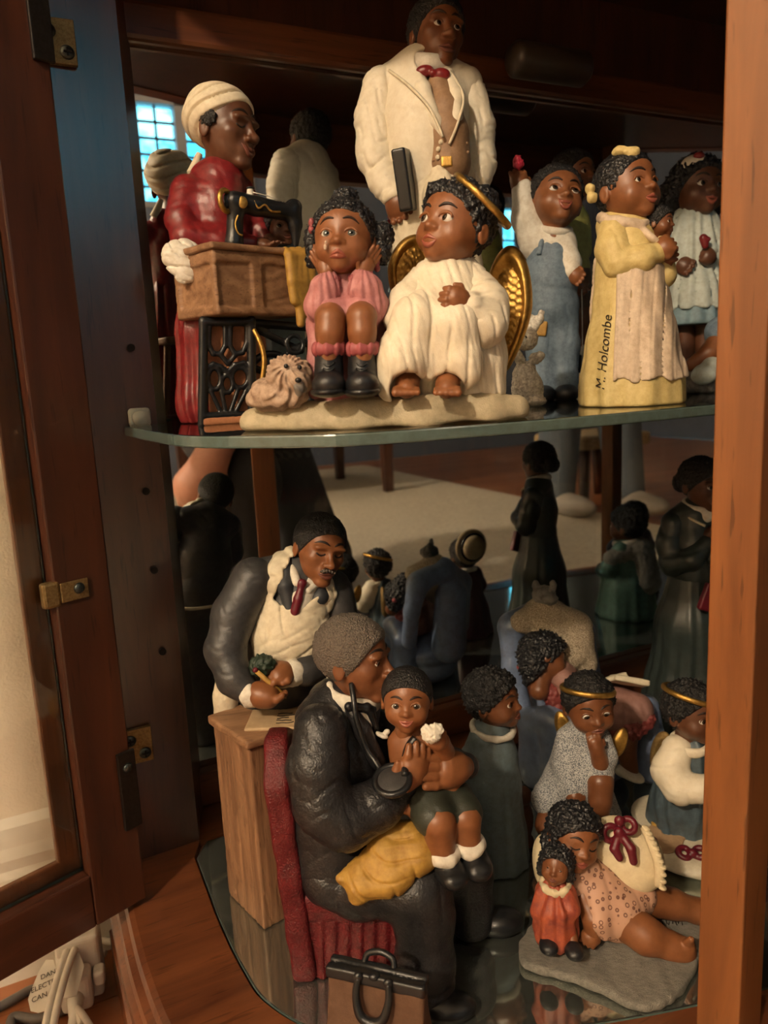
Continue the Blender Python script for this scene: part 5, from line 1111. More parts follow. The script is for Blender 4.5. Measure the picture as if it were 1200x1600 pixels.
def doctor():
    F = Frame('doctor_figurine', 600, 1510, z=GZ, label='grey-haired doctor in a red chair listening to a bare-chested boy on his lap', group=LOWER)
    # chair: back panel at the left, seat, pleated skirt
    zs = F.P(560, 1408, -40)[2]; SEAT = zs
    back = [F.C([(430, 1180, 10, 15), (424, 1215, 10, 16), (436, 1330, 5, 17), (452, 1430, 0, 17), (470, 1520, 0, 16)], 6), F.C([(430, 1180, 10, 15), (450, 1135, 30, 15), (486, 1108, 60, 15), (525, 1105, 95, 14)], 8), F.C([(470, 1520, 0, 15), (480, 1500, 60, 14)], 6), ]
    # solid panel: a slab following the back edge
    g0 = np.array([-132., -20, 0]); pl0 = F.P(436, 1300, 10)
    pe = [F.P(x, y, -6) for x, y in ((462, 1538), (452, 1480), (440, 1400), (425, 1300), (412, 1210), (407, 1165), (414, 1120))]; pz_ = [q[2] for q in pe]; pu_ = [q[0] for q in pe]
    def panel(p):
        u0 = np.interp(p[:, 2], pz_, pu_) + 18
        q = np.stack([p[:, 0] - u0, p[:, 1] - 46, p[:, 2] - 195], 1); a = np.abs(q) - np.array([7., 64, 184]); r = 12.
        top = np.sqrt(np.maximum(q[:, 2] - 112, 0) ** 2 + q[:, 1] ** 2) - 74
        return -smin(-(_n(np.maximum(a, 0)) + np.minimum(a.max(1), 0) - r), -top, 10)
    pan = D(panel, (-200, -40, 2), (-50, 140, 395)); pan = wob(pan, lumps(.09, 1.6), 3)
    co = F.add('chair_back', both(pan, half((0, 0, .5), (0, 0, -1)), 2), CHAIRR, 2.8)
    st = rbox((-38, 45, SEAT - 26), (92, 72, 26), 12, rot(-6)); F.add('chair_seat', wob(st, lumps(.08, 1.4), 2), CHAIRR, 2.8)
    sk_ = rbox((-38, 45, (SEAT - 40) / 2 + 0), (90, 70, (SEAT - 40) / 2), 5, rot(-6))
    F.add('chair_skirt', both(wob(sk_, lambda p: 2.6 * np.sin(.34 * (p[:, 0] + .6 * p[:, 1]) + .6 * np.sin(.05 * p[:, 2])) * np.clip(1.2 - p[:, 2] / (SEAT * 1.1), .3, 1), 3), half((0, 0, .5), (0, 0, -1)), 2), CHAIRR, 2.6)
    # doctor
    H = Head(F, 553, 1030, 40, 63, 68, 2, 6, 'adult')
    so = F.add('doctor_skin', H.skin(), SKIN_M, 2.2)
    H.face(so, LIP_D, BROW, EYE, gaze=(0, -.3), esc=.8); H.hair(HAIR_G, .08, .58, -.62, 24, .035, side=.2)
    F.add('doctor_hand', hand_sd(F.P(634, 1222, -46), F.P(660, 1168, -52), 24, .35, (.7, .2, .3), thumb=-1), SKIN, 1.9); F.add('doctor_hand', hand_sd(F.P(724, 1198, -4), F.P(668, 1208, -54), 27, .15, (0, .2, 1), thumb=-1), SKIN, 2.0)
    ck = [F.C([(538, 1120, 40, 44), (528, 1190, 30, 60), (522, 1270, 25, 66), (526, 1335, 20, 63), (536, 1362, 15, 55)], 20), F.C([(494, 1122, 10, 32), (520, 1098, 40, 34), (560, 1110, 70, 34)], 16)]
    jac = wob(wob(uni(ck, 26), folds((.35, .2, .9), .10, 1.8, 2.3, .04), 3), folds((.6, .3, .7), .21, .8, 2.6, .07, 1.), 1)
    jo = F.add('doctor_coat', jac, CHAR_G, 2.8)
    F.add('coat_sleeve', wob(F.C([(502, 1142, -20, 40), (496, 1195, -42, 42), (506, 1255, -56, 42), (540, 1282, -58, 40), (590, 1258, -46, 34), (628, 1225, -28, 26)], 16), lambda p: folds((.4, .2, .85), .12, 2.0, 2.4, .06)(p) + folds((.2, .4, .9), .25, .9, 2.6, .08, 2.)(p), 4), CHAR_G, 2.6, jo)
    F.add('coat_sleeve', F.C([(580, 1140, 80, 34), (640, 1190, 105, 32), (706, 1196, 70, 26), (728, 1197, 6, 20)], 12), CHAR_G, 2.8, jo)
    F.add('coat_skirt', wob(F.C([(522, 1362, 0, 52), (565, 1382, -10, 48), (600, 1378, -20, 44)], 14), folds((.6, .2, .6), .11, 1.6, 2), 2), CHAR_G, 2.8, jo)
    F.add('shirt_collar', wob(uni([torus(F.P(550, 1084, 42), (.35, -.1, 1), 38, 8, .6), F.C([(562, 1102, 6, 10), (572, 1130, 8, 11)], 3)], 4), lumps(.2, .8), 1), WHITE, 2.0)
    F.add('bow_tie', uni([F.C([(545, 1104, -6, 7), (572, 1106, 4, 8), (580, 1108, 14, 8)], 3), F.C([(578, 1112, 6, 8), (586, 1140, 10, 7)], 3)], 3), BLACKP, 1.8)
    F.add('lapel', F.C([(548, 1108, 0, 9), (566, 1140, -8, 13), (590, 1190, -8, 12)], 6), CHAR_G, 2.2, jo); F.add('pocket_handkerchief', wob(uni([E(F, 597, 1149, -2, (10, 6, 4), rot(0, 0, 24)), E(F, 604, 1144, 0, (5, 5, 4))], 3), lumps(.3, 1), 1), WHITE, 1.6)
    F.tube('stethoscope_tube', [F.P(549, 1068, 2), F.P(553, 1095, -16), F.P(558, 1128, -26), F.P(572, 1168, -30), F.P(590, 1196, -44), F.P(598, 1216, -62)], 4.2, BLACKP, 10)
    do = F.add('stethoscope_disc', ell(F.P(613, 1219, -72), (24, 24, 5), rot(0, -22, -6)), CHAR, 1.9); F.add('disc_rim', torus(F.P(613, 1219, -72), rot(0, -22, -6) @ np.array([0, 0, 1.]), 24, 5), BLACKP, 1.8, do)
    F.tube('stethoscope_tube', [F.P(633, 1212, -74), F.P(634, 1190, -52), F.P(640, 1168, -44), F.P(650, 1154, -40)], [5, 7, 7.5, 7], BLACKP, 10)
    # legs
    lg = [F.C([(552, 1380, -16, 44), (600, 1380, -34, 46), (652, 1388, -48, 47), (662, 1430, -52, 44)], 16), chain([(F.P(662, 1430, -52), 44), (F.P(664, 1500, -62), 43), (down(F.P(668, 1580, -70), 28), 42)], 12)]
    F.add('trouser_leg', both(wob(uni(lg, 14), folds((.6, .2, .6), .09, 1.8, 2), 3), half((0, 0, 14), (0, 0, -1)), 2), CHAR_G, 2.8)
    p = down(F.P(690, 1580, -85)); F.add('shoe', both(uni([ell(p + [10, -14, 12], (40, 26, 18), rot(0)), ell(p + [-20, 0, 16], (24, 24, 20))], 8), half((0, 0, .5), (0, 0, -1)), 2), BLACKP, 2.4)
    lf = [F.C([(560, 1370, 50, 50), (680, 1350, 60, 46), (728, 1362, 62, 42)], 14), chain([(F.P(728, 1362, 62), 42), (np.array([F.P(735, 1440, 60)[0], 55, 60.]), 36), (np.array([F.P(735, 1440, 60)[0], 50, 30.]), 34)], 10)]
    F.add('trouser_leg', both(uni(lf, 14), half((0, 0, 12), (0, 0, -1)), 2), CHAR_G, 3.0)
    q = np.array([F.P(735, 1440, 60)[0] - 8, 66, 0.]); F.add('shoe', both(uni([ell(q + [56, -8, 18], (40, 28, 22)), ell(q + [14, 0, 22], (34, 28, 26))], 12), half((0, 0, .5), (0, 0, -1)), 2), BLACKP, 2.4)
    # boy
    HB = Head(F, 636, 1092, -6, 44, -6, 9, 2)
    bo = uni([F.C([(640, 1140, 2, 18), (648, 1165, 0, 36), (660, 1205, 0, 40)], 12), F.C([(622, 1160, -4, 16), (626, 1210, -22, 13), (634, 1262, -40, 10)], 6), F.C([(676, 1152, -8, 16), (694, 1175, -26, 14), (690, 1158, -50, 12)], 6), F.C([(664, 1262, -40, 26), (684, 1284, -64, 24), (690, 1330, -62, 20)], 6), F.C([(700, 1262, -20, 26), (726, 1278, -44, 23), (731, 1318, -46, 19)], 6)], 6)
    bs = F.add('boy_skin', [(HB.skin(), 1.8), (bo, 2.2, 'body'), (hand_sd(F.P(690, 1162, -52), F.P(672, 1150, -66), 14, .6, (.3, 0, 1)), 1.7)], SKIN)
    HB.face(bs, LIP, BROW, EYE, gaze=(.05, 0), smile=.8); HB.hair(HAIR_F, .055, .60, -.5, 30, .02)
    F.add('white_toy', wob(uni([E(F, 674, 1148, -72, (13, 10, 12)), E(F, 682, 1140, -70, (10, 8, 9)), E(F, 666, 1142, -70, (7, 6, 9))], 3), curls(.5, 1.3), 2), WHITE, 1.5)
    SHG = paint('dark_green_shorts_paint', (.030, .036, .026), .5, .3, 90, .35, 300)
    F.add('boy_shorts', wob(uni([E(F, 668, 1228, -6, (44, 40, 26)), F.C([(662, 1240, -16, 36), (678, 1276, -54, 31)], 10), F.C([(694, 1240, -2, 36), (722, 1270, -34, 30)], 10)], 12), folds((.6, .2, .6), .13, 1.6, 2), 3), SHG, 2.4)
    for x, y, v in ((693, 1334, -62), (732, 1320, -46)): F.add('sock_cuff', wob(torus(F.P(x, y, v), (.1, -.1, 1), 17, 8, .7), lumps(.25, 1.2), 2), WHITE, 1.9)
    for x, y, v in ((696, 1345, -60), (734, 1332, -44)):
        F.add('boy_boot', wob(uni([F.C([(x, y - 6, v, 20), (x + 4, y + 14, v - 4, 21)], 6), E(F, x + 12, y + 24, v - 18, (22, 26, 16))], 8), lumps(.2, .8), 1), BLACKP, 2.1)
    # towel over the knee
    tw = uni([F.C([(640, 1310, -44, 22), (600, 1336, -58, 26), (560, 1368, -66, 20), (532, 1374, -70, 9)], 14), F.C([(650, 1340, -66, 26), (610, 1370, -78, 24), (572, 1386, -84, 18)], 14), F.C([(664, 1322, -56, 16), (672, 1345, -66, 8)], 8), F.C([(560, 1384, -84, 13), (556, 1402, -84, 9)], 6), F.C([(600, 1300, -40, 14), (640, 1302, -36, 14)], 8)], 16)
    wv = lambda p: .7 * np.sin(.75 * (p[:, 0] + p[:, 2])) * np.sin(.75 * (p[:, 0] - p[:, 2]))
    F.add('mustard_towel', wob(wob(tw, folds((.5, .2, .8), .10, 3.4, 2), 3), wv, 1), MUSTARD, 1.9)
doctor()
def bag():
    F = Frame('doctor_bag', 596, 1652, z=DZ + .0003, label='small brown leather doctor bag with black handles in front of the red chair', cat='bag')
    BAGM = paint('brown_leather_paint', (.13, .068, .040), .5, .3, 70, .4, 300)
    R = rot(-22); c = np.array([0., 0, 0]); zt = F.P(590, 1525, 0)[2]
    def bd(p):
        q = (p - c) @ R; t = np.clip(q[:, 2] / zt, 0, 1); a = np.stack([np.abs(q[:, 0]) - 78, np.abs(q[:, 1]) - (34 - 22 * t), np.abs(q[:, 2] - zt / 2) - zt / 2], 1) + 5
        return (_n(np.maximum(a, 0)) + np.minimum(a.max(1), 0) - 5) * .9
    b = D(bd, (-100, -70, 0), (100, 70, zt + 4)); bo = F.add('bag_body', both(wob(b, lumps(.05, 1.6), 2), half((0, 0, .8), (0, 0, -1)), 1), BAGM, 2.6)
    F.add('bag_frame', wob(uni([rbox(c + R @ np.array([0, -7, zt]), (80, 8, 10), 4, R), rbox(c + R @ np.array([0, 9, zt + 2]), (80, 7, 10), 4, R)], 3), lumps(.12, .8), 1), BLACKP, 2.2, bo)
    w = lambda x, y, z: c + R @ np.array([x, y, z])
    F.tube('handle', [w(-24, -16, zt + 6), w(-26, -24, zt - 18), w(-18, -32, zt - 44), w(0, -34, zt - 52), w(18, -32, zt - 44), w(26, -24, zt - 18), w(24, -16, zt + 6)], [5, 6, 7.5, 8, 7.5, 6, 5], BLACKP, 10)
    F.tube('handle', [w(-24, 12, zt + 8), w(-20, 18, zt + 20), w(0, 20, zt + 26), w(20, 18, zt + 20), w(24, 12, zt + 8)], 5, BLACKP, 10)
    for x in (-24, 24): F.add('handle_stud', ell(w(x, -15, zt + 6), (8, 6, 8)), BLACKP, 1.8)
    F.add('clasp', ell(w(0, -10, zt + 8), (9, 7, 6)), BLACKP, 1.8)
bag()

def blue_girl():
    F = Frame('blue_dress_girl_figurine', 778, 1345, z=GZ, label='girl in a plain grey-blue dress with white collar standing in profile', group=LOWER)
    BD = paint('grey_blue_dress_paint', (.135, .185, .205), .5, .25, 110, .35, 420)
    H = Head(F, 770, 1092, 0, 43, 70, 6, 0)
    so = F.add('skin', [(H.skin(), 1.9), (hand_sd(F.P(738, 1190, 6), F.P(728, 1178, 14), 10, .4, (0, 1, 0)), 1.8)], SKIN_M); H.face(so, LIP_D, BROW, EYE); H.hair(HAIR_F, .12, .50, -.55, 16, .07)
    dr = uni([F.C([(768, 1144, 0, 28), (766, 1180, 0, 40), (768, 1220, 0, 43)], 10), chain([(F.P(768, 1220, 0), 43), (F.P(774, 1300, 0), 46), (np.array([F.P(778, 1345, 0)[0], 0, 6.]), 48)], 8)], 10)
    do = F.add('dress', both(wob(dr, pleats(F.P(772, 1200, 0)[0], 0, 11, 1.5, .02, 0, F.P(768, 1180, 0)[2], 20), 2), half((0, 0, .5), (0, 0, -1)), 2), BD, 2.5)
    F.add('sleeve', wob(F.C([(754, 1156, -12, 22), (742, 1185, -10, 22), (738, 1205, -4, 18), (734, 1192, 6, 12)], 8), folds((.5, .2, .8), .16, 1.2, 2), 2), BD, 2.2, do)
    F.add('collar', wob(torus(F.P(770, 1137, 0), (.1, -.1, 1), 31, 4.5, .8), lumps(.3, .6), 1), WHITE, 1.8, do)
    F.add('brown_toy_bear', wob(uni([ell((44, 52, 40), (14, 16, 34)), ell((42, 48, 84), (14, 15, 15)), ell((36, 44, 98), (5, 5, 6)), ell((46, 42, 8), (13, 16, 9))], 5), curls(.4, .8), 1), paint('bear_paint', (.10, .035, .016), .55, .2, 120, .3), 2.2)
blue_girl()

def armchair_girl():
    F = Frame('armchair_girl_figurine', 900, 1230, z=GZ, label='girl in pink curled up reading in a blue armchair with a lace throw', group=LOWER)
    BC = paint('blue_leather_paint', (.17, .23, .37), .28, .3, 60, .2, 200, coat=.3)
    LACE = speckle('lace_throw', (.26, .19, .12), (.72, .62, .46), 300, .75, .47, .52, .9)
    # chair back (wing at left), arm, seat block
    bk = uni([F.C([(800, 985, 60, 22), (800, 1040, 45, 16), (816, 1110, 30, 16)], 8), F.C([(800, 975, 62, 20), (850, 955, 96, 24), (905, 985, 112, 22)], 12), F.C([(860, 1000, 110, 34), (862, 1100, 100, 36)], 16), F.C([(905, 990, 112, 24), (920, 1080, 100, 24)], 10)], 14)
    F.add('chair_back', bk, BC, 2.8)
    arm = uni([F.C([(825, 1124, 10, 20), (860, 1126, -20, 22), (885, 1140, -40, 18)], 8), F.C([(838, 1150, 8, 28), (842, 1190, 4, 30)], 8), cap(F.P(842, 1190, 4), down(F.P(842, 1200, 4), 20), 30, 30), F.C([(870, 1160, -24, 26), (875, 1190, -26, 26)], 6), cap(F.P(875, 1190, -26), down(F.P(875, 1200, -26), 22), 26, 26)], 12)
    F.add('chair_arm', both(arm, half((0, 0, .5), (0, 0, -1)), 2), BC, 2.8)
    se = uni([ell((10, 40, 62), (74, 58, 34)), ell((10, 40, 26), (72, 56, 34))], 10); F.add('chair_seat', both(se, half((0, 0, .5), (0, 0, -1)), 2), BC, 3)
    ar = uni([F.C([(1010, 1105, 50, 20), (1015, 1150, 46, 22)], 6), cap(F.P(1015, 1150, 46), down(F.P(1015, 1180, 40), 20), 22, 24)], 6); F.add('chair_arm', both(ar, half((0, 0, .5), (0, 0, -1)), 2), BC, 2.8)
    th = uni([F.C([(815, 972, 46, 18), (850, 960, 78, 28), (895, 985, 86, 30), (915, 1035, 76, 20)], 14), F.C([(850, 985, 62, 28), (890, 1020, 64, 26)], 14)], 16)
    F.add('lace_throw', wob(wob(th, folds((.7, .2, .6), .10, 1.6, 2), 2), curls(.45, .8), 1), LACE, 2.2)
    CATM = paint('grey_cat_paint', (.15, .145, .135), .6, .35, 160, .5, 420)
    F.add('cat', wob(uni([E(F, 850, 930, 70, (19, 17, 16)), E(F, 859, 936, 56, (13, 11, 10)), E(F, 837, 915, 74, (6, 5, 9)), E(F, 864, 915, 68, (6, 5, 9)), E(F, 846, 955, 78, (22, 20, 14))], 3), curls(.4, .8), 1), CATM, 1.6)
    # girl
    H = Head(F, 850, 1030, 16, 37, 105, -10, 38)
    so = F.add('skin', [(H.skin(), 1.9), (F.C([(985, 1120, 0, 18), (978, 1170, -18, 15), (985, 1205, -26, 12)], 5), 2.4, 'leg'), (F.C([(965, 1120, 6, 17), (955, 1165, -6, 14)], 5), 2.4, 'leg'), (hand_sd(F.P(935, 1095, 10), F.P(962, 1082, 4), 13, .4, (.3, .9, .1)), 1.9)], SKIN_M)
    H.face(so, LIP_D, BROW, EYE, closed=True); H.hair(HAIR, .16, .42, -.75, 15, .09, [ell((-.2, .5, -.35), (.75, .6, .7)), ell((0, .4, -.9), (.55, .45, .5))])
    F.add('hair_bow', uni([E(F, 814, 1042, 2, (7, 6, 6)), E(F, 906, 1040, 10, (8, 6, 6))][:1], 2), PINK_D, 1.5)
    PK = paint('faded_pink_dress_paint', (.36, .19, .16), .55, .25, 110, .4, 420); RR = paint('red_ruffle_paint', (.26, .055, .050), .5, .3, 120, .4, 420)
    dr = uni([F.C([(876, 1058, 20, 26), (890, 1085, 16, 30), (910, 1110, 14, 32)], 10), F.C([(910, 1112, 14, 32), (960, 1108, 8, 32), (992, 1110, 6, 28)], 12), F.C([(880, 1062, -2, 17), (905, 1090, -10, 15), (935, 1096, 6, 12)], 6)], 12)
    F.add('pink_dress', wob(dr, folds((.6, .2, .6), .14, 1.6, 2), 3), PK, 2.3); [F.add('red_ruffle', wob(q_, curls(.35, 2.2), 3), RR, 2.0) for q_ in (F.C([(955, 1132, -4, 15), (985, 1138, -8, 18), (1008, 1125, -2, 15)], 8), F.C([(862, 1080, -4, 14), (868, 1105, -8, 14)], 6))]
    bk = F.add('open_book', wob(uni([rbox(F.P(950, 1062, 2), (26, 20, 4), 2, rot(10, 26, -14)), rbox(F.P(984, 1064, -2), (26, 20, 5), 2, rot(10, 26, 12))], 3), lumps(.1, .8), 1), CREAM, 1.9)
    F.add('slipper', uni([E(F, 985, 1210, -30, (22, 14, 8), rot(0, 0, 24)), E(F, 972, 1204, -26, (12, 11, 8))], 5), WHITE, 1.9)
armchair_girl()

def chin_angel():
    F = Frame('thoughtful_angel_figurine', 905, 1332, z=GZ, label='angel girl in a grey speckled dress resting her chin on her hand', group=LOWER)
    SPK = speckle('speckled_grey_dress', (.09, .105, .125), (.52, .52, .51), 260, .65, .42, .56, .4)
    CLD = paint('white_cloud_paint', (.50, .47, .42), .5, .2, 60, .3, 260)
    F.add('cloud_base', both(wob(uni([ell((0, 30, 26), (60, 60, 30)), ell((-36, 2, 20), (22, 30, 24)), ell((40, 10, 22), (44, 44, 24)), ell((0, 50, 40), (40, 30, 30))], 18), lumps(.07, 2), 3), half((0, 0, .5), (0, 0, -1)), 2), CLD, 2.8)
    H = Head(F, 920, 1100, 0, 44, 18, -2, -4)
    so = F.add('skin', [(H.skin(), 1.9), (uni([F.C([(938, 1192, -34, 13), (932, 1168, -38, 11)], 4), hand_sd(F.P(932, 1174, -38), F.P(926, 1144, -40), 11, .6, (1, .2, .1))], 3), 1.8, 'forearm'), (F.C([(938, 1222, -36, 20), (938, 1250, -44, 17), (934, 1290, -46, 13)], 4), 2.2, 'leg'), (F.C([(862, 1262, -20, 18), (852, 1290, -30, 16)], 4), 2.2, 'leg')], SKIN_M)
    F.add('hand', hand_sd(F.P(898, 1236, -40), F.P(898, 1262, -46), 13, .3, (1, 0, 0)), SKIN_M, 1.8)
    H.face(so, LIP_D, BROW, EYE, gaze=(0, -.3)); H.hair(HAIR_F, .10, .58, -.6, 18, .05)
    F.add('halo', torus(H.w(0, .02, .52), (.06, .20, .95), 38, 3.4, .8), GOLD, 1.5)
    dr = uni([F.C([(908, 1148, 6, 26), (902, 1180, 4, 36), (895, 1220, 4, 42)], 12), F.C([(886, 1155, -8, 18), (884, 1195, -20, 18), (894, 1232, -36, 14)], 6), F.C([(938, 1155, 0, 17), (948, 1182, -16, 16), (940, 1192, -30, 14)], 6), F.C([(905, 1220, 0, 38), (935, 1208, -24, 24)], 12), F.C([(890, 1225, 0, 42), (858, 1248, -12, 28)], 12), F.C([(930, 1240, 20, 28), (950, 1275, 16, 22)], 8)], 12)
    F.add('dress', wob(dr, folds((.6, .2, .6), .12, 1.6, 2), 3), SPK, 2.3)
    F.add('wing', sub(ell(F.P(880, 1136, 20), (13, 8, 26), rot(-20, 0, -15)), ell(F.P(880, 1136, 8), (9, 8, 20), rot(-20, 0, -15)), 2), GOLD, 1.8); F.add('wing', ell(F.P(968, 1160, 20), (12, 8, 24), rot(20, 0, 15)), GOLD, 1.8)
chin_angel()

def painter_angel():
    F = Frame('painting_angel_figurine', 1068, 1362, z=GZ, label='angel with white sleeves, blue gown and paint palette on a cream base', group=LOWER)
    BASE = paint('cream_base_paint', (.66, .60, .46), .5, .15, 50, .25, 200); GOWN = paint('slate_gown_paint', (.085, .125, .155), .4, .3, 80, .3, 300)
    b = uni([ell((4, 62, 14), (78, 92, 18)), ell((-34, 130, 14), (52, 60, 18)), ell((40, 20, 14), (50, 40, 16))], 14); b = both(wob(b, lumps(.05, 1.6), 3), both(half((0, 0, .5), (0, 0, -1)), half((0, 0, 26), (0, 0, 1)), 2), 5); F.add('base', b, BASE, 2.8)
    H = Head(F, 1080, 1112, 58, 45, 52, 3, 2)
    so = F.add('skin', [(H.skin(), 2.0), (hand_sd(F.P(1112, 1226, 20), F.P(1132, 1232, 10), 13, .4, (0, 1, .3)), 1.8)], SKIN_D); H.face(so, LIP_D, BROW, EYE); H.hair(HAIR_F, .11, .55, -.6, 16, .07)
    F.add('halo', torus(H.w(0, .05, .60), (.24, .20, .95), 41, 3.6, .8), GOLD, 1.6)
    gw = uni([F.C([(1080, 1168, 66, 33), (1074, 1210, 76, 44), (1068, 1250, 88, 48)], 14), chain([(F.P(1068, 1250, 88), 48), (np.array([F.P(1066, 1290, 100)[0], 102, 44.]), 52), (np.array([F.P(1066, 1290, 100)[0], 102, 28.]), 56)], 12)], 12)
    F.add('gown', both(wob(gw, pleats(F.P(1072, 1230, 80)[0], 84, 9, 2, .02), 3), half((0, 0, 20), (0, 0, -1)), 2), GOWN, 2.6)
    F.add('sleeve', wob(F.C([(1058, 1172, 44, 24), (1046, 1205, 30, 27), (1062, 1230, 18, 25), (1100, 1232, 16, 20), (1114, 1226, 20, 16)], 10), folds((.5, .2, .8), .14, 1.6, 2), 2), IVORY, 2.3)
    F.add('neck_ruffle', wob(torus(F.P(1078, 1160, 56), (.1, -.2, 1), 25, 6, .8), lumps(.2, 1), 1), IVORY, 2.0)
    wo = F.add('wing', sub(ell(F.P(1034, 1180, 84), (20, 12, 44), rot(-30, 0, 8)), ell(F.P(1034, 1182, 70), (14, 11, 36), rot(-30, 0, 8)), 3), paint('old_gold_paint', (.26, .17, .06), .5, .35, 160, .6, 420, metal=.5), 2.0)
    # palette with paint wells, brush knot
    pz = 27.5; pc = F.G(1038, 1308, pz); pal = wob(sub(uni([ell(pc, (30, 44, 3.2)), ell(pc + [14, 24, 0], (22, 24, 3.2))], 6), ell(pc + [4, 14, 2], (9, 11, 9)), 1.5), lumps(.1, .3), 1)
    po = F.add('palette', pal, paint('tan_palette_paint', (.46, .30, .17), .55, .2, 70, .2), 1.8)
    for dx, dy, m_ in ((6, 30, paint('blue_dab', (.03, .06, .16), .3, bump=0)), (-18, -18, BURG), (-14, 30, MUSTARD)): F.add('paint_dab', ell(pc + [dx, dy, 3.5], (8, 9, 3)), m_, 1.4, po)
    kc = F.G(1082, 1338, pz); F.add('red_knot', wob(uni([torus(kc + [-12, 0, 4], (.2, -.4, 1), 9, 4.5), torus(kc + [10, 6, 4], (-.2, -.4, 1), 9, 4.5), ell(kc + [0, 2, 6], (7, 7, 6))], 3), lumps(.3, .6), 1), BURG, 1.6)
painter_angel()

def sleeping_girl():
    F = Frame('sleeping_girl_figurine', 950, 1470, z=GZ, label='barefoot girl asleep against a cream pillow with a doll on a grey rug base', group=LOWER)
    RUGB = paint('grey_rug_base_paint', (.27, .25, .215), .7, .35, 40, .9, 180, stretch=(1, 3, 1), col2=(.16, .15, .13), dist=.002)
    pts = [(-132, -48), (-120, -90), (-60, -100), (0, -118), (42, -132), (84, -112), (120, -50), (150, 50), (120, 96), (40, 90), (-20, 80), (-84, 50), (-114, 6)]
    sp_ = spline([np.array([*p, 0.]) for p in pts + pts[:1]], 5)[:-1]; PX = np.array([p[:2] for p in sp_])
    def poly(p):
        a = PX; b = np.roll(PX, -1, 0); q = p[:, None, :2]; e = b - a; w = q - a; t = np.clip((w * e).sum(-1) / (e * e).sum(-1), 0, 1); d = np.sqrt(((w - t[..., None] * e) ** 2).sum(-1)).min(1)
        c1 = (q[..., 1] >= a[:, 1]) & (q[..., 1] < b[:, 1]) & (e[:, 0] * w[..., 1] < e[:, 1] * w[..., 0]) * True
        c2 = (q[..., 1] < a[:, 1]) & (q[..., 1] >= b[:, 1]) & (e[:, 0] * w[..., 1] > e[:, 1] * w[..., 0])
        c1 = (a[:, 1] <= q[..., 1]) & (b[:, 1] > q[..., 1]) & ((e[:, 0] * w[..., 1] - e[:, 1] * w[..., 0]) > 0); c2 = (a[:, 1] > q[..., 1]) & (b[:, 1] <= q[..., 1]) & ((e[:, 0] * w[..., 1] - e[:, 1] * w[..., 0]) < 0)
        ins = (c1.sum(1) - c2.sum(1)) != 0; d2 = np.where(ins, -d, d)
        z = np.abs(p[:, 2] - 8 - 1.5 * np.sin(.06 * p[:, 0] + .03 * p[:, 1])) - 8; a2 = np.stack([d2 + 5, z + 5], 1); return _n(np.maximum(a2, 0)) + np.minimum(a2.max(1), 0) - 5
    base = D(poly, (-165, -145, -1), (175, 110, 22)); F.add('rug_base', both(wob(base, lambda p: .8 * np.sin(.22 * p[:, 0] + .12 * p[:, 1] + 2 * np.sin(.05 * p[:, 1])), 1), half((0, 0, .4), (0, 0, -1)), 1), RUGB, 2.8)
    for i in range(9):
        a = F.G(1031 + i * 5.0, 1441 + (i % 2) * 2, 17); F.tube('carved_mark', [a + [0, 4, 0], a + [1.5 * (i % 3 - 1), -4, 0]], .9, INK, 5, n=2)
    # pillow with frill and bow
    pw = uni([E(F, 972, 1332, 36, (60, 24, 54), rot(-6, 24, 16)), E(F, 995, 1356, 30, (40, 22, 34), rot(0, 24, 20)), E(F, 850, 1345, 20, (18, 20, 42), rot(0, 10, 0)), E(F, 905, 1345, 50, (60, 22, 44))], 20)
    PILW = paint('cream_pillow_paint', (.68, .58, .38), .5, .15, 70, .3, 260); pil = F.add('pillow', wob(pw, lumps(.06, 1.6), 2), PILW, 2.6)
    F.tube('pillow_frill', [F.P(1005, 1292, 24) + [0, 0, 0], F.P(1018, 1318, 12), F.P(1030, 1352, 4), F.P(1030, 1384, 0)], [5, 7, 8, 7], PILW, 8, pil)
    for i in range(11):
        t = i / 10; q = np.array([np.interp(t, [0, .35, .7, 1], [F.P(x, y, v)[j] for x, y, v in ((1005, 1292, 24), (1018, 1318, 12), (1030, 1352, 4), (1030, 1384, 0))]) for j in range(3)]); F.add('frill_ruffle', ell(q + [4, -3, 0], (7, 6, 3.6), rot(0, 0, 20)), PILW, 1.6, pil)
    bw = [torus(F.P(954, 1302, 16), (.3, -.9, .3), 11, 5), torus(F.P(982, 1290, 18), (-.3, -.9, .3), 10, 5), E(F, 967, 1300, 6, (8, 7, 8)), F.C([(966, 1306, 6, 6), (960, 1326, -2, 7), (968, 1340, -6, 6)], 3), F.C([(972, 1306, 6, 6), (986, 1326, -4, 7), (990, 1346, -8, 6)], 3), E(F, 968, 1283, 16, (8, 6, 9))]
    F.add('red_bow', uni(bw, 3), BURG, 1.7, pil)
    # girl
    H = Head(F, 896, 1306, 2, 46, 30, 6, 16)
    body = uni([F.C([(928, 1370, 4, 18), (912, 1400, -22, 17), (926, 1436, -42, 15), (926, 1462, -40, 13)], 6), F.C([(962, 1426, -10, 34), (1010, 1462, -24, 26), (1052, 1480, -22, 19), (1066, 1486, -20, 17)], 10), F.C([(1000, 1402, 34, 30), (1050, 1412, 50, 22), (1092, 1424, 60, 18), (1120, 1424, 66, 16)], 10),
                F.C([(1060, 1486, -20, 16), (1070, 1486, -22, 15), (1074, 1478, -24, 12)], 6), F.C([(1120, 1424, 66, 16), (1128, 1420, 60, 13)], 5), F.C([(900, 1344, 4, 20), (920, 1365, 6, 26)], 8)], 6)
    toes = uni([cap(F.P(1073 + i * 1.2, 1472 + i * 4.6, -32 + 3 * i), F.P(1080 + i * 1.0, 1468 + i * 5.0, -35 + 3 * i), 5.0 - .4 * i) for i in range(5)], 1.5)
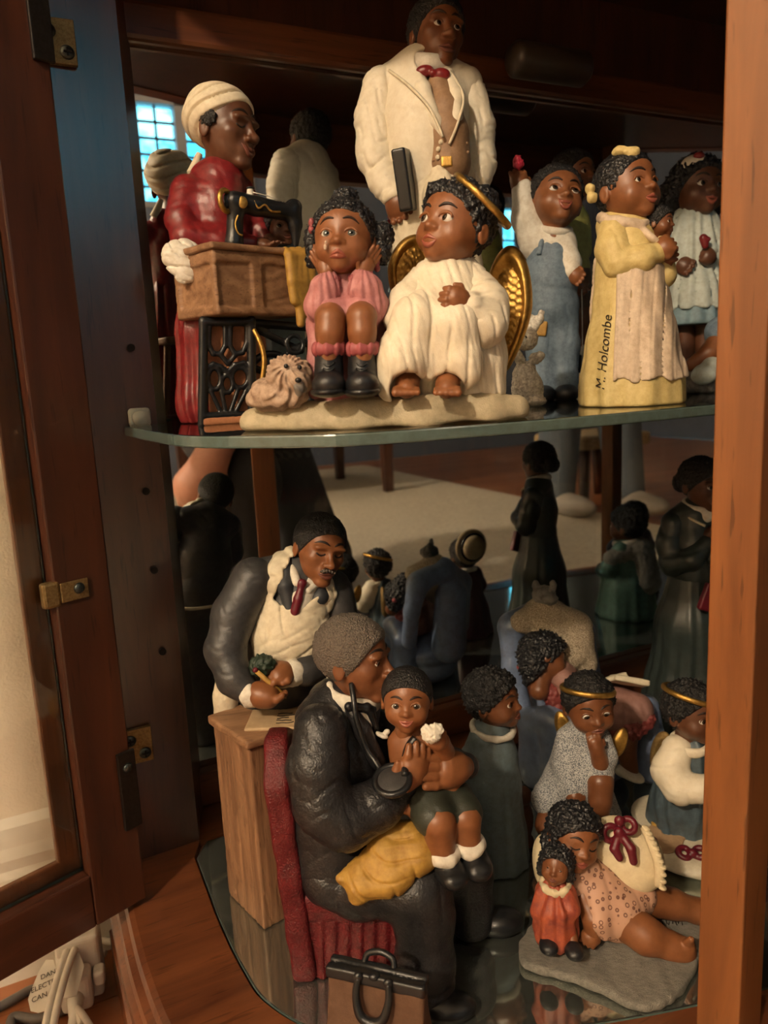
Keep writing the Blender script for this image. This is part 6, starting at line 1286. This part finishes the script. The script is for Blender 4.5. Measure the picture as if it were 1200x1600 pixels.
    so = F.add('skin', [(H.skin(), 2.0), (uni([body, toes], 3), 2.2, 'body'), (hand_sd(F.P(926, 1456, -40), F.P(916, 1476, -52), 14, .2, (1, .2, 0)), 1.9)], SKIN)
    H.face(so, LIP, BROW, EYE, closed=True, smile=.4); H.hair(HAIR, .11, .55, -.75, 17, .07, [ell((-.45, .25, -.35), (.5, .5, .55))])
    DOT = speckle('pink_printed_dress', (.50, .29, .20), (.16, .07, .05), 210, .6, ring=True)
    dr = uni([F.C([(918, 1364, 8, 28), (938, 1395, 2, 38), (962, 1420, 0, 44)], 14), F.C([(930, 1400, -20, 24), (936, 1436, -40, 18), (944, 1458, -44, 10)], 10), F.C([(962, 1420, 0, 42), (996, 1400, 24, 30)], 12), F.C([(905, 1360, -10, 18), (900, 1384, -20, 17)], 8)], 12)
    F.add('dress', wob(dr, folds((.6, .3, .5), .10, 1.4, 2), 2), DOT, 2.2)
    # doll
    HD = Head(F, 869, 1352, -52, 27, -4, 20, 6); ds = F.add('doll_skin', [(HD.skin(), 1.5), (F.C([(860, 1428, -66, 6), (852, 1430, -70, 5)]), 1.5, 'doll_hand')], SKIN_M); HD.face(ds, LIP_D, BROW, [BLACKP, BLACKP, BLACKP], esc=.7, brows=False); HD.hair(HAIR, .15, .55, -.85, 13, .09, [ell((-.75, .1, -.4), (.3, .4, .5)), ell((.75, .1, -.4), (.3, .4, .5))], name='doll_hair')
    OR = paint('orange_red_doll_dress_paint', (.40, .085, .035), .5, .3, 90, .4, 300, col2=(.22, .04, .03))
    F.add('doll_dress', wob(uni([F.C([(868, 1388, -52, 22), (868, 1420, -54, 30), (868, 1450, -54, 34)], 10), F.C([(848, 1394, -56, 12), (842, 1424, -66, 11), (862, 1430, -78, 8)], 5), F.C([(888, 1394, -56, 12), (896, 1420, -64, 11), (880, 1428, -78, 8)], 5)], 8), pleats(F.P(868, 1430, -54)[0], -54, 9, 1.4, .03), 2), OR, 2.0)
    F.add('doll_collar', wob(torus(F.P(868, 1380, -52), (0, -.2, 1), 19, 5, .7), lumps(.4, .9), 1), PILW, 1.6)
    for x, y in ((856, 1480), (896, 1488)):
        F.add('doll_leg', F.C([(x + (2 if x < 870 else -4), 1452, -60, 9), (x, y - 12, -76, 8)], 3), SKIN_M, 1.8); F.add('doll_shoe', uni([E(F, x, y - 4, -84, (13, 14, 11)), E(F, x + 2, y + 2, -92, (13, 12, 9))], 4), BOOT, 1.7)
sleeping_girl()

def tall_lady():
    F = Frame('tall_lady_figurine', 1075, 900, y=.572, z=GZ, label='tall lady in a dark green jacket and long skirt with hair in a bun', group=LOWER)
    DG = paint('dark_green_dress_paint', (.030, .042, .040), .32, .3, 70, .25, 260)
    H = Head(F, 1096, 757, 0, 38, 45, -2, 2, 'adult'); so = F.add('skin', [(H.skin(), 1.8), (hand_sd(F.P(1106, 842, -22), F.P(1120, 822, -24), 13, .4, (.3, .8, .2)), 1.7)], SKIN_D)
    H.face(so, LIP_D, BROW, EYE); H.hair(HAIR_F, .09, .50, -.5, 22, .04, [ell((0, .95, -.05), (.42, .38, .42))])
    bd = uni([F.C([(1085, 808, 0, 26), (1085, 850, 0, 34), (1082, 895, 0, 34)], 12), F.C([(1058, 812, 0, 18), (1086, 800, 0, 18), (1112, 812, 6, 18)], 10)], 14)
    jo = F.add('jacket', wob(bd, folds((.4, .2, .8), .12, 1, 2), 2), DG, 2.4)
    F.add('jacket_sleeve', wob(F.C([(1054, 818, -6, 20), (1046, 850, -14, 19), (1050, 880, -22, 18), (1080, 874, -36, 16), (1104, 848, -28, 13)], 8), folds((.4, .2, .8), .16, 1.4, 2), 2), DG, 2.2, jo); F.add('jacket_sleeve', F.C([(1114, 818, 8, 18), (1124, 860, 0, 16), (1112, 872, -20, 13)], 8), DG, 2.4, jo)
    F.add('collar', uni([torus(F.P(1092, 790, 0), (.2, -.2, 1), 20, 5, .8), E(F, 1104, 806, -20, (10, 6, 10))], 3), WHITE, 1.8, jo)
    F.tube('jacket_trim', [F.P(1062, 800, -14), F.P(1082, 812, -28), F.P(1102, 822, -34)], 2, CREAM, 6, jo)
    w = F.P(1082, 895, 0); sk = chain([(w, 33), ([w[0] - 2, 0, w[2] - 80], 48), ([w[0] - 4, 0, 60], 62), ([w[0] - 4, 0, 6], 68)], 14)
    F.add('skirt', both(wob(sk, pleats(w[0], 0, 14, 2.2, .02, 0, w[2] + 20, 60), 3), half((0, 0, .5), (0, 0, -1)), 2), DG, 2.8)
    F.add('hymn_book', rbox(F.P(1112, 935, -44), (16, 5, 20), 1.5, rot(30, 0, 20)), BURG, 1.8)
tall_lady()

# figurines hidden from the front by the post; they show in the mirror
def plain_doll(name, label, x, y, s, dress, hatm=None, face=0, hairm=None, lean=0):
    """small standing or seated figurine; face = heading in degrees, 0 looks to the front of the cabinet"""
    F = Frame.__new__(Frame); F.o = np.array([x, y, GZ]); F.h = np.array([0., 1.]); F.rt = np.array([1., 0.]); F.k = s / 1000; F.root = empty(name, tuple(F.o), math.radians(face)); tag(F.root, label, 'figurine', LOWER)
    H = Head(F, 0, 0, 0, 40, 0, 0, lean, c=(0, 0, 196)); so = F.add('skin', [(H.skin(), 2.4), (chain([((-46, -10, 118), 13), ((-30, -44, 96), 11), ((-14, -52, 98), 12)]), 2.6, 'arm'), (chain([((46, -10, 118), 13), ((30, -44, 96), 11), ((14, -52, 98), 12)]), 2.6, 'arm')], SKIN_D)
    H.face(so, LIP_D, BROW, EYE); H.hair(hairm or HAIR_F, .10, .55, -.6, 18, .06)
    b = uni([chain([((0, 0, 148), 28), ((0, 0, 110), 40), ((0, 0, 60), 54), ((0, 0, 8), 66)], 14), chain([((-30, 0, 146), 19), ((-50, -14, 112), 18), ((-34, -42, 98), 13)], 8), chain([((30, 0, 146), 19), ((50, -14, 112), 18), ((34, -42, 98), 13)], 8)], 12)
    F.add('dress', both(wob(b, pleats(0, 0, 11, 2.2, .02, 0, 120, 20), 3), half((0, 0, .5), (0, 0, -1)), 2), dress, 3.6)
    F.add('collar', torus((0, 0, 160), (0, -.2, 1), 27, 5, .8), WHITE, 2.2)
    return F, H
HATS = paint('straw_hat_paint', (.42, .33, .20), .7, .25, 160, .5, 420)
F, H = plain_doll('straw_hat_girl_figurine', 'figurine in plum with a straw hat slung behind, seen in the mirror', .600, .43, .62, paint('plum_dress_paint', (.070, .022, .030), .45, .25, 90, .3))
ho = F.add('straw_hat', uni([ell((0, 34, 224), (44, 9, 44)), ell((0, 46, 224), (30, 16, 30))], 6), HATS, 2.2); F.add('hat_band', torus((0, 42, 224), (0, 1, 0), 31, 4), BLACKP, 2, ho)
F, H = plain_doll('green_dress_girl_figurine', 'figurine in a sea-green dress with a grey shawl, seen in the mirror', .86, .50, .74, paint('sea_green_dress_paint', (.075, .165, .135), .5, .25, 90, .3), face=-20)
F.add('grey_shawl', wob(uni([chain([((-50, -10, 132), 18), ((0, 26, 148), 22), ((50, -10, 132), 18)], 10), chain([((0, 34, 140), 26), ((0, 44, 80), 30)], 10)], 10), curls(.3, 1.6), 2), speckle('grey_shawl_weave', (.12, .115, .10), (.24, .23, .20), 300, .8), 2.4)
F, H = plain_doll('navy_dress_girl_figurine', 'figurine in navy standing beyond the post, seen in the mirror', .97, .40, .66, paint('navy_dress_paint', (.018, .024, .05), .45, .25, 90, .3), face=15)

# ================================================================== cords by the skirting
CORDW = paint('white_cord_plastic', (.72, .68, .60), .4, .06, 40, .05); CORDG = paint('grey_cord_plastic', (.13, .12, .115), .45, .1, 40, .05)
def cord(name, label, pts, r, mat, twin=False):
    pts = spline(pts, 8)
    if not twin: return tag(link(name, tube_mesh(pts, r, 8), mat), label, 'cord', 'cords beside the cabinet')
    t = tag(empty(name, tuple(pts[0])), label, 'cord', 'cords beside the cabinet'); o0 = pts[0]
    for s in (-1, 1):
        out = []
        for i, p in enumerate(pts):
            d = pts[min(i + 1, len(pts) - 1)] - pts[max(i - 1, 0)]; n_ = np.array([-d[1], d[0], 0.]); n_ /= np.linalg.norm(n_) + 1e-9; out.append(p + n_ * r * .9 * s - o0)
        link('cord_strand', tube_mesh(out, r, 8), mat, t)
    return t
g = lambda px, py, z=.004: on_z(px, py, z)
cord('lamp_cord', 'flat twin white lamp cord running down in front of the outlet block', [g(135, 1432, .05), g(122, 1452, .052), g(112, 1480, .054), g(98, 1520, .052), g(84, 1570, .046), g(70, 1640, .03)], .0034, CORDW, True)
cord('white_cord', 'white cord looping behind the outlet block beside the skirting', [g(70, 1468, .02), g(110, 1455, .024), g(150, 1448, .024), g(185, 1450, .02)], .0032, CORDW)
cord('white_cord', 'lower white cord lying straight behind the outlet block', [g(60, 1480, .012), g(110, 1470, .012), g(150, 1468, .014), g(190, 1476, .01)], .0032, CORDW)
cord('white_cord', 'upper white cord rising towards the cabinet base', [g(120, 1440, .03), g(150, 1430, .03), g(178, 1418, .03)], .0028, CORDW)
cord('white_cord', 'white cord knotted below the outlet block', [g(128, 1600, .012), g(120, 1575, .016), g(132, 1590, .02), g(146, 1612, .01)], .0030, CORDW)
cord('white_cord', 'white cord crossing low under the open door', [g(20, 1506, .006), g(70, 1494, .008), g(120, 1484, .010), g(165, 1490, .010)], .0032, CORDW)
cord('grey_cord', 'grey cord curling across the floorboards', [g(-30, 1590, .005), g(20, 1562, .005), g(55, 1545, .005), g(90, 1552, .005), g(100, 1575, .005), g(60, 1592, .005), g(20, 1590, .005), g(18, 1620, .005)], .0042, CORDG)
ob = tag(empty('outlet_block', tuple(on_z(129, 1550, .0)), math.radians(-8)), 'white plug and triple-tap block standing beside the cabinet base', 'plug')
k_ = 1.0
PL = paint('white_plug_plastic', (.76, .73, .66), .35, .05, 40, .03)
bevel_obj(link('tap_body', box_mesh((-.017, -.012, .0), (.020, .022, .062)), PL, ob, False), .004, 3); bevel_obj(link('tap_head', box_mesh((-.012, -.004, .055), (.008, .016, .086)), PL, ob, False), .004, 3)
bevel_obj(link('plug_body', box_mesh((-.015, -.030, .004), (.012, -.011, .040)), PL, ob, False), .005, 3); link('plug_boot', tube_mesh([(-.002, -.026, .020), (-.003, -.042, .012), (-.006, -.055, .006)], [.008, .005, .0036], 12), PL, ob)
bevel_obj(link('plug_wing', box_mesh((.013, -.024, .020), (.023, -.010, .034)), PL, ob, False), .003, 3)
# printed warning tag on the cord
tg = tag(empty('warning_tag', tuple(on_z(88, 1560, .018))), 'white paper warning tag with printed lettering hanging on the cord', 'tag')
c0 = np.array(tg.location); TAGP = paint('tag_paper', (.72, .69, .62), .6, .05, 30, .05)
def tag_sheet(px_poly, z, name):
    pts = [on_z(px, py, z + (1590 - py) * .00022) - c0 for px, py in px_poly]; n_ = np.cross(pts[1] - pts[0], pts[2] - pts[0]); n_ /= np.linalg.norm(n_); m = len(pts)
    V = [p for p in pts] + [p + n_ * .0006 for p in pts]; return link(name, raw(V, [tuple(range(m)), tuple(range(2 * m - 1, m - 1, -1))] + [(i, (i + 1) % m, (i + 1) % m + m, i + m) for i in range(m)]), TAGP, tg, False), n_
sh1, n1 = tag_sheet([(44, 1562), (48, 1580), (60, 1583), (76, 1578), (92, 1530), (84, 1500), (72, 1500), (60, 1520), (50, 1545)], .022, 'tag_sheet')
sh2, n2 = tag_sheet([(96, 1562), (120, 1556), (132, 1510), (118, 1474), (96, 1472), (84, 1480), (86, 1500)], .028, 'tag_sheet')
def tag_text(body, px, py, size, z, ang, par):
    cu = bpy.data.curves.new('t', 'FONT'); cu.body = body; cu.size = size; cu.extrude = .00004; to = bpy.data.objects.new('tmp', cu); COL.objects.link(to); dg = bpy.context.evaluated_depsgraph_get(); me = bpy.data.meshes.new_from_object(to.evaluated_get(dg)); bpy.data.objects.remove(to)
    o = link('printed_line', me, INK, par, False); p = on_z(px, py, z + (1590 - py) * .00022) - c0
    ex = on_z(px + 10, py - 10 * math.tan(math.radians(ang)), z + (1590 - py + 10 * math.tan(math.radians(ang))) * .00022) - on_z(px, py, z + (1590 - py) * .00022); ex /= np.linalg.norm(ex)
    nn_ = n1 if n1[2] > 0 else -n1; ey = np.cross(nn_, ex); M4 = Matrix(((ex[0], ey[0], nn_[0], p[0] + nn_[0] * .0011), (ex[1], ey[1], nn_[1], p[1] + nn_[1] * .0011), (ex[2], ey[2], nn_[2], p[2] + nn_[2] * .0011), (0, 0, 0, 1))); me.transform(M4)
for i, (tx, px, py, sz) in enumerate((('DANGER', 64, 1532, .006), ('ELECTRICAL', 49, 1553, .0062), ('CAN BE HAZ', 50, 1568, .0062))): tag_text(tx, px, py, sz, .022, 24, sh1)

# ================================================================== people reflected in the mirror
def world_frame(name, x, y, label):
    F = Frame.__new__(Frame); F.o = np.array([x, y, 0.]); F.h = np.array([0., 1.]); F.rt = np.array([1., 0.]); F.k = .0088 if y > -.7 else .01; F.root = empty(name, (x, y, 0)); F.root.location.z = .0135; tag(F.root, label, 'person'); return F
TROUS = paint('dark_trousers', (.012, .012, .016), .85, .2, 30, .3, 300); NAVYS = paint('navy_sweater', (.012, .018, .036), .9, .2, 30, .4, 300); SKINP = paint('light_skin', (.50, .24, .17), .5, .1, 20, .1); JEAN = paint('grey_jeans', (.10, .125, .16), .85, .2, 40, .3, 300); SHOEP = paint('pale_shoe', (.30, .27, .24), .6, .1, 40, .2)
# photographer kneeling to the side of the phone (units: centimetres); front faces +y
F = world_frame('person', .56, -.62, 'person kneeling in dark clothes taking the photograph, seen in the mirror')
c_ = lambda pts, k=3: chain([(np.array(p, float), r) for p, r in pts], k)
Hh = Head(F, 0, 0, 0, 12.5, 180, 0, 0, 'adult', c=(-2, 10, 96)); 
so = F.add('skin', [(uni([Hh.skin(), c_([((-40, 46, 56), 3.2), ((-47, 50, 58), 3)], 1), hand_sd((-44, 49, 57), (-55, 56, 57), 4.2, .4, (0, .2, 1)), c_([((-14, 40, 50), 4.5), ((-20, 44, 42), 4.0), ((-24, 44, 36), 5.6)], 2), hand_sd((-20, 44, 40), (-25, 45, 30), 5.2, .3, (1, .2, 0))], 1), .7)], SKINP)
Hh.hair(paint('dark_hair', (.02, .014, .010), .6, .2, 60, .4), .10, .5, -.6, 18, .03, h=.8)
F.add('sweater', uni([c_([((-4, 8, 88), 11), ((-2, 4, 70), 15), ((0, 0, 52), 15)], 6), c_([((-20, 10, 84), 7), ((-26, 26, 66), 5.5), ((-39, 45, 56), 4)], 3), c_([((14, 8, 84), 7), ((12, 26, 64), 5.5), ((-12, 39, 52), 4.5)], 3)], 6), NAVYS, 1.2)
F.add('trousers', uni([c_([((-8, 2, 46), 11), ((-10, 34, 38), 8.5), ((-10, 38, 34), 8)], 4), c_([((-10, 38, 34), 8), ((-10, 34, 8), 5.5)], 3), c_([((8, 0, 46), 11), ((10, 34, 12), 8), ((10, 34, 9), 7.5)], 4), c_([((10, 34, 9), 7.5), ((10, -6, 7), 5.5)], 3)], 5), TROUS, 1.2)
for q in ((-10, 38, 3.2), (10, -16, 4)): F.add('shoe', both(uni([ell(np.array(q, float), (4.6, 12, 4)), ell(np.array(q, float) + [0, -5, 1.5], (4.4, 6, 5))], 2), half((0, 0, .05), (0, 0, -1)), .3), SHOEP, .7)
ph = F.add('phone', rbox((-58, 57.5, 55), (3.8, .4, 7.6), .35, rot(-26)), BLACKP, .5) if False else None
# person standing further back
F = world_frame('person', 1.88, -.80, 'person standing in grey jeans and pale shoes on the floor, seen in the mirror')
Hh = Head(F, 0, 0, 0, 12.5, 180, 0, 0, 'adult', c=(0, 3, 162)); F.add('skin', [(Hh.skin(), .9), (hand_sd((-27, 6, 84), (-27, 9, 70), 4.4, .3, (0, 1, 0)), .9), (hand_sd((27, 6, 84), (27, 9, 70), 4.4, .3, (0, 1, 0)), .9)], SKINP); Hh.hair(MATS['dark_hair'], .10, .5, -.6, 18, .03, h=.9)
F.add('jumper', uni([c_([((0, 0, 140), 12), ((0, 0, 120), 16), ((0, 0, 96), 16)], 6), c_([((-17, 0, 140), 7.5), ((-24, 0, 112), 5.5), ((-27, 6, 86), 4)], 3), c_([((17, 0, 140), 7.5), ((24, 0, 112), 5.5), ((27, 6, 86), 4)], 3)], 6), NAVYS, 1.5)
F.add('jeans', uni([c_([((-7, 0, 92), 12), ((-9, 0, 50), 8.5), ((-10, -2, 8), 6.5)], 4), c_([((7, 0, 92), 12), ((9, 6, 50), 8.5), ((10, 12, 8), 6.5)], 4)], 5), JEAN, 1.4)
for q in ((-10, 2, 3.6), (10, 16, 3.6)): F.add('shoe', both(uni([ell(np.array(q, float) + [0, 4, 0], (5, 12, 4)), ell(np.array(q, float) + [0, -3, 1.5], (4.8, 6, 5))], 2), half((0, 0, .05), (0, 0, -1)), .3), SHOEP, .8)
# print('TRIS', sum(len(m.polygons) for m in bpy.data.meshes) * 2)
